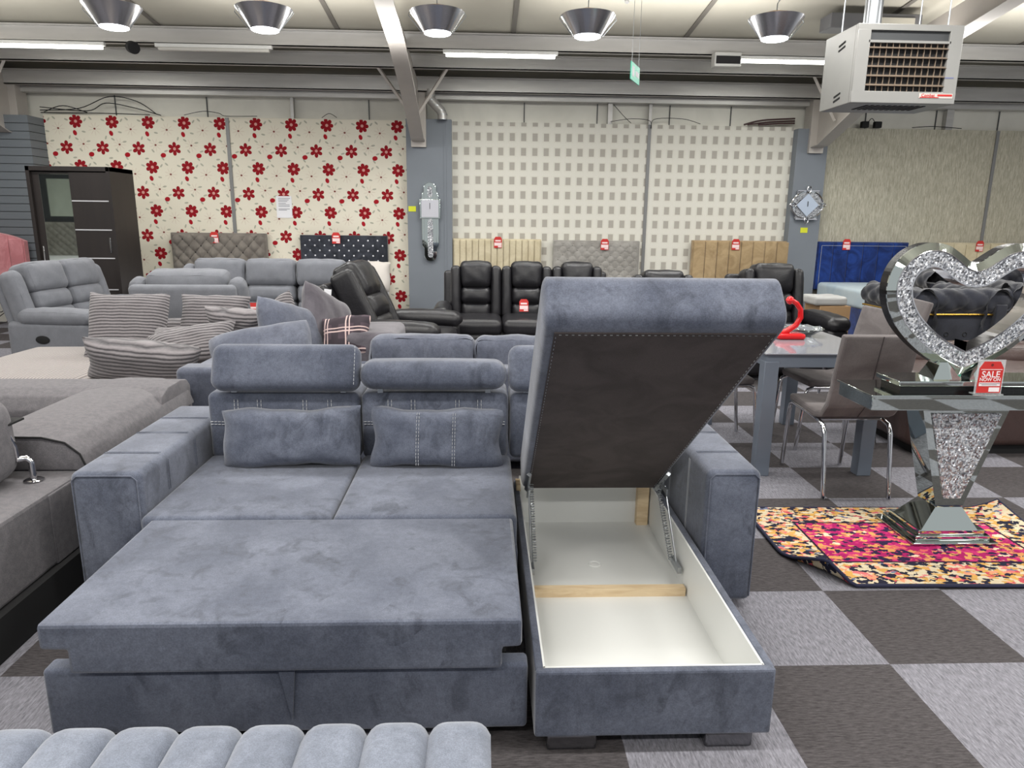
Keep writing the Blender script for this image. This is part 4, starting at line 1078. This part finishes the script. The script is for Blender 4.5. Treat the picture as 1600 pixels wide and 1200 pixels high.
# ------------------------------------------------------------------ dining table and chairs
TBL = plain('grey_lacquer_metal', (108, 116, 128), .35, .1)
t = Thing('dining_table', 'grey dining table with a glass top, behind the right arm of the sofa bed', 'table', (1.98, 4.55, 0))
c = MB(); c.box(1.62, 2.35, 3.97, 5.17, .742, .752, .003); t.part('glass_top', c, plain('grey_back_painted_glass', (128, 130, 138), .08, .0, .8))
c = MB(); c.box(1.64, 2.33, 3.99, 5.15, .665, .742, .004); t.part('apron', c, TBL)
for x in (1.63, 2.255):
    for y in (3.985, 5.075):
        c = MB(); c.box(x, x+.085, y, y+.08, 0, .70, .004); t.part('leg', c, TBL)
def chair(label, loc, rz):
    t = Thing('dining_chair', label, 'chair', loc, rz, 'grey suede dining chairs round the glass table', local=True)
    prof = [(-.24, .475), (-.20, .485), (-.05, .475), (.10, .468), (.17, .485), (.215, .54), (.245, .64), (.275, .78), (.31, .93)]
    th = .045
    n_ = len(prof); out = []
    for i, (y, z) in enumerate(prof):
        a = prof[max(0, i-1)]; b = prof[min(n_-1, i+1)]; d = Vector((b[0]-a[0], b[1]-a[1])).normalized()
        out.append((y+d.y*th, z-d.x*th))
    def shellp(i0, i1, w0, w1):
        c = MB(); poly = prof[i0:i1]+out[i0:i1][::-1]
        c.prism(poly, -w0, w1, 'x', bev=.014); return c
    c = shellp(0, 5, .20, .20); t.part('seat', c, F_CHAIR)
    c = MB(); poly = prof[4:]+out[4:][::-1]
    c.prism(poly, -.205, .205, 'x', bev=.014); b = t.part('backrest', c, F_CHAIR)
    c = MB()
    for i in range(4, n_-1): c.tube([(0, out[i][0]+.001, out[i][1]), (0, out[i+1][0]+.001, out[i+1][1])], .0025, 5)
    t.part('seam', c, plain('dark_seam', (66, 60, 62), .9) if 'dark_seam' not in bpy.data.materials else bpy.data.materials['dark_seam'], b)
    for s in (-1, 1):
        x = s*.185
        c = MB(); c.tube([(x, -.28, 0), (x, -.262, .20), (x, -.245, .38), (x, -.235, .415), (x, -.20, .430), (x, 0, .425), (x, .12, .415), (x, .19, .40), (x, .215, .36), (x, .245, .20), (x, .28, 0)], .0125, 10)
        t.part('leg_frame', c, CHROME)
    c = MB(); c.tube([(-.185, .12, .418), (.185, .12, .418)], .01, 8); c.tube([(-.185, -.16, .425), (.185, -.16, .425)], .01, 8); t.part('crossbar', c, CHROME)
    return t
ch = chair('dining chair nearest the camera, its back to us, at the end of the glass table', (2.06, 3.90, 0), PI)
place(copy_tree(ch.o), (2.36, 4.68, 0), -PI/2+.05, 'dining chair on the right side of the glass table, turned sideways')
place(copy_tree(ch.o), (1.56, 4.72, 0), PI/2, 'dining chair on the left side of the glass table, behind the raised lid')
place(copy_tree(ch.o), (2.98, 5.34, 0), -PI/2-.15, 'dining chair beyond the table, its rounded back showing through the heart')
# red ornament and glass bowl on the table
t = Thing('red_ornament', 'glossy red looped sculpture on the glass table, peeping out past the lid', 'ornament', (1.98, 4.5, .752))
c = MB(); c.soft(1.89, 2.07, 4.44, 4.56, .752, .79, .017); t.part('base', c, REDG)
c = MB(); c.tube([(1.90, 4.5, .78), (1.96, 4.5, .80), (2.02, 4.5, .84), (2.045, 4.5, .89), (2.04, 4.5, .94), (2.01, 4.5, .98), (1.975, 4.5, 1.0)], [.02, .019, .018, .018, .017, .016, .016], 12); t.part('curved_arm', c, REDG)
c = MB(); c.lathe([(0, -.028), (.018, -.02), (.027, 0), (.018, .02), (0, .028)], 1.965, 4.5, 1.0, 16); t.part('knob', c, REDG)
t = Thing('glass_bowl', 'clear fluted glass dish beside the red sculpture', 'bowl', (2.13, 4.62, .752))
c = MB(); c.lathe([(0, .002), (.05, .002), (.09, .03), (.125, .05), (.128, .052), (.092, .034), (.05, .008), (0, .008)], 2.13, 4.62, .752, 28); t.part('dish', c, GLASS)
c = MB(); c.tube([(2.13+.12*math.cos(2*PI*k/32), 4.62+.12*math.sin(2*PI*k/32), .805+.006*math.sin(8*2*PI*k/32)) for k in range(32)], .004, 5, None, True); t.part('fluted_rim', c, GLASS)

# ------------------------------------------------------------------ rug
def mk_rug():
    m = Mat('abstract_rug_pile', .95, 0, .1); x, y, z = m.xyz()
    def cells(scale, seed):
        mp = m.nt.nodes.new('ShaderNodeMapping'); mp.inputs['Scale'].default_value = (1, 1.7, 0); mp.inputs['Location'].default_value = (seed, seed*.7, 0)
        nz_ = m.nt.nodes.new('ShaderNodeTexNoise'); nz_.inputs['Scale'].default_value = 60
        m.nt.links.new(m.coord(), nz_.inputs['Vector'])
        ad = m.nt.nodes.new('ShaderNodeVectorMath'); ad.operation = 'MULTIPLY_ADD'; ad.inputs[1].default_value = (.03, .03, 0)
        m.nt.links.new(nz_.outputs['Color'], ad.inputs[0]); m.nt.links.new(m.coord(), ad.inputs[2]); m.nt.links.new(ad.outputs[0], mp.inputs[0])
        v = m.nt.nodes.new('ShaderNodeTexVoronoi'); v.inputs['Scale'].default_value = scale; m.nt.links.new(mp.outputs[0], v.inputs['Vector'])
        sp = m.nt.nodes.new('ShaderNodeSeparateColor'); m.nt.links.new(v.outputs['Color'], sp.inputs[0]); return X(sp.outputs[0]), X(sp.outputs[1])
    a, a2 = cells(26, 0); b, b2 = cells(36, 3.3)
    pal = [(0, (38, 40, 58)), (.17, (196, 152, 84)), (.34, (200, 186, 156)), (.60, (190, 80, 88)), (.72, (222, 146, 112)), (.82, (206, 110, 112)), (.93, (104, 112, 136))]
    border = m.ramp(a, [(p_, C3(*q)) for p_, q in pal], 'CONSTANT')
    border = m.mix(b > .74, border, C3(40, 40, 54)); border = m.mix(b < .16, border, C3(204, 158, 86)); border = m.mix((b2 > .80), border, C3(204, 190, 162))
    inner = m.ramp(a, [(0, C3(160, 34, 92)), (.45, C3(186, 52, 108)), (.68, C3(206, 96, 96)), (.82, C3(204, 146, 88)), (.95, C3(232, 200, 170))], 'CONSTANT')
    inner = m.mix(b > .80, inner, C3(46, 36, 64)); inner = m.mix(b < .15, inner, C3(208, 148, 90))
    inn = (x > .19)*(x < 1.16)*(y > .20)*(y < .62)
    c = m.mix(inn, border, inner)
    e1 = ((x-.19).abs().min((x-1.16).abs()) < .006)*(y > .195)*(y < .625); e2 = ((y-.20).abs().min((y-.62).abs()) < .006)*(x > .185)*(x < 1.165)
    c = m.mix(e1.max(e2), c, C3(44, 34, 50))
    m.color(c); m.bump(m.noise(300, 2), .5, .004); return m.m
t = Thing('rug', 'multicoloured rug with pink centre and curled corner, under the mirrored console table', 'rug', (1.36, 2.66, 0), -.02, local=True)
RW, RD = 1.36, .82
def rugz(x, y):
    z = .006
    if x < .22:  # left edge lifts a little, near corner curls up
        z += .035*max(0, (.16-abs(x-.02))/.16)*max(0, (.22-y)/.22)*1.6
    if x > 1.15: z += .05*((x-1.15)/.21)**2*max(0, (y-.55)/.27)
    return z
def rugp(u, v, dz=0):
    x, y = u*RW, v*RD
    # the near left corner is cut back and rolled
    k = max(0, 1-(x/.20+y/.30))
    return Vector((x+.10*k-.03*(1-v)*0, y+.16*k*.6, rugz(x, y)+dz+.02*k))
c = MB(); c.surf(lambda u, v: rugp(u, v, .012), 60, 36); c.surf(lambda u, v: rugp(u, 1-v, .002), 60, 36); t.part('pile', c, mk_rug())
edge = [rugp(u/40, 0, .006) for u in range(41)]+[rugp(1, v/20, .006) for v in range(1, 21)]+[rugp(1-u/40, 1, .006) for u in range(1, 41)]+[rugp(0, 1-v/20, .006) for v in range(1, 20)]
c = MB(); c.tube(edge, .008, 8, None, True); t.part('bound_edge', c, plain('navy_binding', (34, 36, 60), .9), None, 'navy bound edge')

# ------------------------------------------------------------------ mirrored console table
t = Thing('console_table', 'mirrored console table with a crystal-filled tapering pedestal, standing on the rug', 'console table', (2.22, 3.15, .02))
EDGE = plain('green_glass_edge', (150, 176, 160), .1, .3)
def slab(x0, x1, y0, y1, z0, z1, nm, bev=.004, mt=None): 
    c = MB(); c.box(x0, x1, y0, y1, z0, z1, bev); return t.part(nm, c, mt or MIRROR)
slab(2.01, 2.42, 3.00, 3.34, .022, .034, 'base_plate'); slab(2.035, 2.395, 3.025, 3.315, .034, .058, 'base_step'); slab(2.055, 2.375, 3.04, 3.30, .058, .082, 'base_step')
def quad(x0, x1, y0, y1, z): return [(x0, y0, z), (x1, y0, z), (x1, y1, z), (x0, y1, z)]
c = MB(); c.hull(quad(2.06, 2.335, 3.035, 3.265, .082), quad(2.13, 2.258, 3.06, 3.20, .19)); t.part('flared_foot', c, MIRROR)
lo = (2.13, 2.258, 3.06, 3.20); hi = (2.0, 2.412, 3.06, 3.20)
c = MB(); c.hull(quad(*lo, .19), quad(*hi, .676)); ped = t.part('pedestal', c, MIRROR)
c = MB(); c.hull([(2.160, 3.054, .235), (2.240, 3.054, .235), (2.240, 3.061, .235), (2.160, 3.061, .235)], [(2.043, 3.054, .648), (2.372, 3.054, .648), (2.372, 3.061, .648), (2.043, 3.061, .648)]); t.part('crystal_panel', c, CRYSTAL, ped, 'panel of crushed crystals behind glass')
slab(1.725, 2.725, 3.0, 3.30, .676, .740, 'top_apron', .004); slab(1.715, 2.735, 2.99, 3.31, .740, .748, 'top_glass', .002)
# ------------------------------------------------------------------ heart ornament
t = Thing('heart_ornament', 'large heart-shaped mirrored ornament filled with crystals, standing on the console', 'ornament', (2.2, 3.16, .748))
c = MB(); c.box(1.875, 2.60, 3.06, 3.26, .772, .796, .004); t.part('plinth', c, MIRROR)
c = MB(); c.box(1.895, 2.58, 3.08, 3.24, .748, .772); t.part('plinth_gap', c, BLACK, None, 'black recessed base')
for s in (-1, 1):
    c = MB(); c.hull(quad(2.20+s*.03-.02, 2.20+s*.16 if s > 0 else 2.22+s*.03-.0, 3.10, 3.22, .796) if 0 else [(2.205+s*.02, 3.10, .796), (2.205+s*.15, 3.10, .796), (2.205+s*.15, 3.22, .796), (2.205+s*.02, 3.22, .796)],
                     [(2.205+s*.08, 3.12, .872), (2.205+s*.115, 3.12, .872), (2.205+s*.115, 3.20, .872), (2.205+s*.08, 3.20, .872)])
    o = c.obj('support', MIRROR, t.o, t.org); 
    o.parent = t.o
HC = Vector((2.195, 0, 1.118))
def heart(scale, n=72, drop=0.):
    """heart outline as (x, z), lobes up; traced by hand-set half outline"""
    half = [(0, .200), (.03, .212), (.07, .240), (.13, .276), (.20, .290), (.265, .278), (.325, .243), (.367, .190), (.388, .128), (.388, .060), (.368, -.01), (.325, -.085), (.262, -.152), (.185, -.213), (.095, -.265), (.0, -.308)]
    pts = []
    for sgn, seq in ((1, half), (-1, half[::-1])):
        for i in range(len(seq)-1):
            p0 = seq[max(0, i-1)]; p1 = seq[i]; p2 = seq[i+1]; p3 = seq[min(len(seq)-1, i+2)]
            for k in range(4):
                u = k/4
                q = [.5*((2*p1[j])+(p2[j]-p0[j])*u+(2*p0[j]-5*p1[j]+4*p2[j]-p3[j])*u*u+(3*p1[j]-p0[j]-3*p2[j]+p3[j])*u**3) for j in (0, 1)]
                pts.append((sgn*q[0], q[1]))
    return pts
OUT = heart(1); NH = len(OUT)
def inset(d):
    r = []
    for i in range(NH):
        a = Vector(OUT[i-1]); b = Vector(OUT[(i+1) % NH]); tn = (b-a).normalized(); nn = Vector((-tn.y, tn.x)); nn = -nn if nn.dot(Vector(OUT[i])+Vector((0, .02)))>0 and False else nn
        p = Vector(OUT[i])
        # inward normal: outline runs clockwise
        q = p+Vector((tn.y, -tn.x))*d
        r.append(q)
    # tidy the cleft and the tip so that the inner lines meet in points
    for i, q in enumerate(r):
        if OUT[i][0] > 1e-6 and q.x < 0: q.x = 0
        if OUT[i][0] < -1e-6 and q.x > 0: q.x = 0
    tip = [i for i in range(NH) if OUT[i][1] < -.28]
    r[min(range(NH), key=lambda i: OUT[i][1])] = Vector((0, -.308+d*1.5))
    top = min(range(NH), key=lambda i: (abs(OUT[i][0]), -OUT[i][1])); r[top] = Vector((0, .200-d*.98))
    return r
def ring(d0, y0, d1, y1, mat, nm, y_in=None, parent=None, lab=None):
    A = inset(d0) if d0 else [Vector(p) for p in OUT]; Bq = inset(d1)
    c = MB(); vs = [(HC.x+p.x, y0, HC.z+p.y) for p in A]+[(HC.x+p.x, y1, HC.z+p.y) for p in Bq]
    fs = [[i, (i+1) % NH, NH+(i+1) % NH, NH+i] for i in range(NH)]
    bv, ff = c.add(vs, fs, None, False)
    if y_in is not None:
        vs2 = [(HC.x+p.x, y_in, HC.z+p.y) for p in A]+[(HC.x+p.x, y_in, HC.z+p.y) for p in Bq]
        c.add(vs2, [f[::-1] for f in fs])
        c.add([vs[i] for i in range(NH)]+[vs2[i] for i in range(NH)], fs, None, False)
        c.add([vs[NH+i] for i in range(NH)]+[vs2[NH+i] for i in range(NH)], [f[::-1] for f in fs], None, False)
    bmesh.ops.recalc_face_normals(c.bm, faces=c.bm.faces)
    return t.part(nm, c, mat, parent, lab)
fr = ring(0, 3.135, .034, 3.118, MIRROR, 'outer_bevel', 3.142)
ring(.001, 3.142, .10, 3.142, BLACK, 'side_band', 3.20, fr, 'dark glass side')
ring(.034, 3.117, .100, 3.117, CRYSTAL, 'crystal_band', 3.141, fr, 'band of crushed crystals')
ring(.100, 3.114, .106, 3.114, CHROME, 'inner_edge', 3.20, fr)
c = MB(); pp = inset(.034); c.tube([(HC.x+p.x, 3.115, HC.z+p.y) for p in pp], .0025, 6, None, True); t.part('edge_wire', c, CHROME, fr)
# sale card in its clear stand
t = Thing('sale_card_stand', 'clear stand with a red SALE NOW ON card, on the front edge of the console', 'price card', (2.255, 3.03, .748))
c = MB(); c.box(2.195, 2.32, 3.018, 3.021, .75, .905); c.box(2.195, 2.32, 3.0, 3.05, .748, .751); t.part('holder', c, ACRYL)
w0, w1, z0, z1 = 2.203, 2.312, .755, .897
c = MB(); c.prism([(w0, z0), (w1, z0), (w1, z1-.03), (w1-.018, z1), (w0+.018, z1), (w0, z1-.03)], 3.0145, 3.017, 'y'); cd = t.part('card', c, RED)
cx = (w0+w1)/2-t.org.x
PR = plain('white_print', (236, 226, 226), .7)
for tx, sz, zz in (('SALE', .040, .838), ('NOW ON', .0215, .815)):
    lettering(tx, sz, PR, cd, T(cx, 3.0142-t.org.y, zz-t.org.z, rx=PI/2))
c = MB(); c.box(w0+.006, w1-.006, 3.0135, 3.0145, .786, .802); c.box((w0+w1)/2, w1-.006, 3.0135, 3.0145, .760, .780); c.box(w0+.006, w1-.006, 3.0135, 3.0145, .860, .8625); t.part('printed_panel', c, PR, cd, 'white printed price panel')
c = MB(); c.cyl((2.2575, 3.0135, .882), (2.2575, 3.0145, .882), .006, 12); t.part('punched_hole', c, plain('hole_brown', (110, 30, 26), .8), cd)
c = MB()
for i, (a, b, zz) in enumerate(((.0, .094, .7965), (.01, .08, .791))): c.box(w0+.008+a, w0+.008+b, 3.013, 3.0135, zz, zz+.0022)
t.part('small_print', c, plain('grey_print', (120, 110, 114), .8), cd)

# ------------------------------------------------------------------ black buttoned sofas beyond the console
def roll(c, L, cells, prof, depth=.02, M=None):
    """buttoned roll along local x from 0 to L; prof = list of (y, z)"""
    P = [Vector(p) for p in prof]; seg = [0]
    for i in range(len(P)-1): seg.append(seg[-1]+(P[i+1]-P[i]).length)
    tot = seg[-1]; pitch = L/cells
    def f(u, v):
        s = v*tot
        i = min(len(P)-2, max(k for k in range(len(P)-1) if seg[k] <= s+1e-9)); k = (s-seg[i])/(seg[i+1]-seg[i])
        p = P[i].lerp(P[i+1], k); d0 = (P[i+1]-P[i]).normalized()
        nn = Vector((-d0.y, d0.x))
        a = u*L/pitch+s/pitch; b = u*L/pitch-s/pitch
        g = (abs(math.sin(PI*a))*abs(math.sin(PI*b)))**.45
        q = p+nn*depth*g
        return (u*L, q.x, q.y)
    c.surf(f, cells*10, 40, M)
def arc(cy, cz, r, a0, a1, n=8): return [(cy+r*math.cos(math.radians(a0+(a1-a0)*k/n)), cz+r*math.sin(math.radians(a0+(a1-a0)*k/n))) for k in range(n+1)]
def chesterfield(label, W, D, loc, rz, mat, trim, h=.80, btn=False):
    t = Thing('chesterfield_sofa', label, 'sofa', loc, rz, local=True)
    hx, hy = W/2, D/2
    c = MB(); c.box(-hx+.03, hx-.03, -hy+.03, hy-.05, .08, .36, .02); t.part('base', c, mat)
    c = MB(); c.soft(-hx+.2, hx-.2, -hy, hy-.25, .34, .48, .05, (0, .01, .02)); t.part('seat_cushion', c, mat)
    prof = [(hy-.24, .45), (hy-.22, .60), (hy-.20, h-.08)]+arc(hy-.11, h-.08, .09, 180, -60)
    c = MB(); roll(c, W, max(4, int(W/.15)), [(y, z) for y, z in prof], M=T(-hx, 0, 0)); t.part('back_roll', c, mat)
    c = MB(); c.box(-hx, hx, hy-.14, hy-.045, .08, h-.1, .01); bp = t.part('back_panel', c, mat)
    for s in (-1, 1):
        M = T(s*hx, -hy if s > 0 else hy, 0, rz=PI/2 if s > 0 else -PI/2)
        # profile measured inwards from the arm's outer side
        pr = [(.24, .45), (.22, .60), (.20, h-.08)]+arc(.11, h-.08, .09, 0, 240)
        c = MB(); roll(c, D, max(3, int(D/.15)), pr[::-1], M=M); t.part('arm_roll', c, mat)
        c = MB(); x0, x1 = (hx-.14, hx-.045) if s > 0 else (-hx+.045, -hx+.14)
        c.box(x0, x1, -hy, hy, .08, h-.1, .01); ap = t.part('arm_panel', c, mat)
        if trim:
            c = MB(); xx = s*(hx-.036); c.tube([(xx, -hy, h-.185), (xx, hy, h-.185)], .009, 6); t.part('gold_piping', c, trim, ap, 'gold piping')
        if btn is True:
            for yy in (-.15, .0, .15):
                for zz in (.42, .56):
                    c = MB(); c.lathe([(0, .006), (.012, .004), (.016, 0)], 0, 0, 0, 8, T(s*(hx-.045), yy, zz, ry=s*PI/2)); t.part('button', c, mat, ap)
            c = MB(); c.lathe([(0, .012), (.012, .01), (.022, .004), (.03, .006), (.034, 0)], 0, 0, 0, 16, T(s*(hx-.045), .05, .42, ry=s*PI/2)); t.part('crystal_stud', c, plain('stud_silver', (220, 220, 226), .1, .9), ap)
    if trim:
        c = MB(); c.tube([(-hx, hy-.036, h-.185), (hx, hy-.036, h-.185)], .009, 6); t.part('gold_piping', c, trim, bp, 'gold piping')
    if btn == 2:
        for xx in (-.24, -.08, .08, .24):
            for zz in (.44, .60):
                c = MB(); c.lathe([(0, -.004), (.012, -.001), (.018, .004), (.022, 0)], 0, 0, 0, 10, T(xx, hy-.045, zz, rx=-PI/2)); t.part('button', c, BLACKM, bp)
        c = MB(); c.lathe([(0, .012), (.012, .01), (.02, .003), (.028, .006), (.032, 0)], 0, 0, 0, 16, T(.0, hy-.045, .47, rx=-PI/2)); t.part('crystal_stud', c, plain('stud_silver', (220, 220, 226), .1, .9), bp)
    for x in (-hx+.06, hx-.11):
        for y in (-hy+.05, hy-.12):
            c = MB(); c.box(x, x+.05, y, y+.05, 0, .09); t.part('foot', c, GOLD if trim else BLACKM)
    return t
chesterfield('black velvet buttoned armchair with crystal stud on its back, seen through the heart', .86, .78, (3.88, 6.02, 0), PI+.03, V_TUFT, GOLD, .95, 2)
chesterfield('black velvet buttoned sofa facing the camera, behind the armchair with the crystal stud', 1.5, .8, (5.0, 7.05, 0), -.06, V_TUFT, GOLD, 1.03)
chesterfield('black velvet buttoned armchair with gold piping at the right edge, beyond the heart', .95, .85, (4.92, 6.05, 0), PI-.22, V_TUFT, GOLD, .99, 2)
chesterfield('grey buttoned sofa in the distance, upper right inside the heart', 1.7, .8, (6.6, 7.7, 0), 0, fabric('mid_grey_tuft', (92, 90, 94), (112, 110, 114), 5, 400), None, 1.0)
# brown leather sofa, low, seen under and beside the heart
t = Thing('leather_sofa', 'dark brown leather sofa with low padded seats, behind the console table', 'sofa', (3.6, 4.75, 0))
c = MB(); c.soft(2.78, 4.55, 4.35, 5.02, .06, .40, .05); t.part('base', c, L_BROWN)
for a, b in ((2.80, 3.38), (3.39, 3.96), (3.97, 4.53)):
    c = MB(); c.soft(a, b, 4.34, 4.98, .38, .53, .07, (.005, .015, .03), 8, wr=.006); t.part('seat_cushion', c, L_BROWN)
c = MB(); c.soft(2.76, 4.56, 4.86, 5.06, .42, .64, .08, (0, .02, .03), 9, wr=.008); t.part('back_pad', c, L_BROWN)
c = MB(); c.box(2.85, 4.5, 4.40, 4.95, 0, .08); t.part('plinth', c, BLACKM)
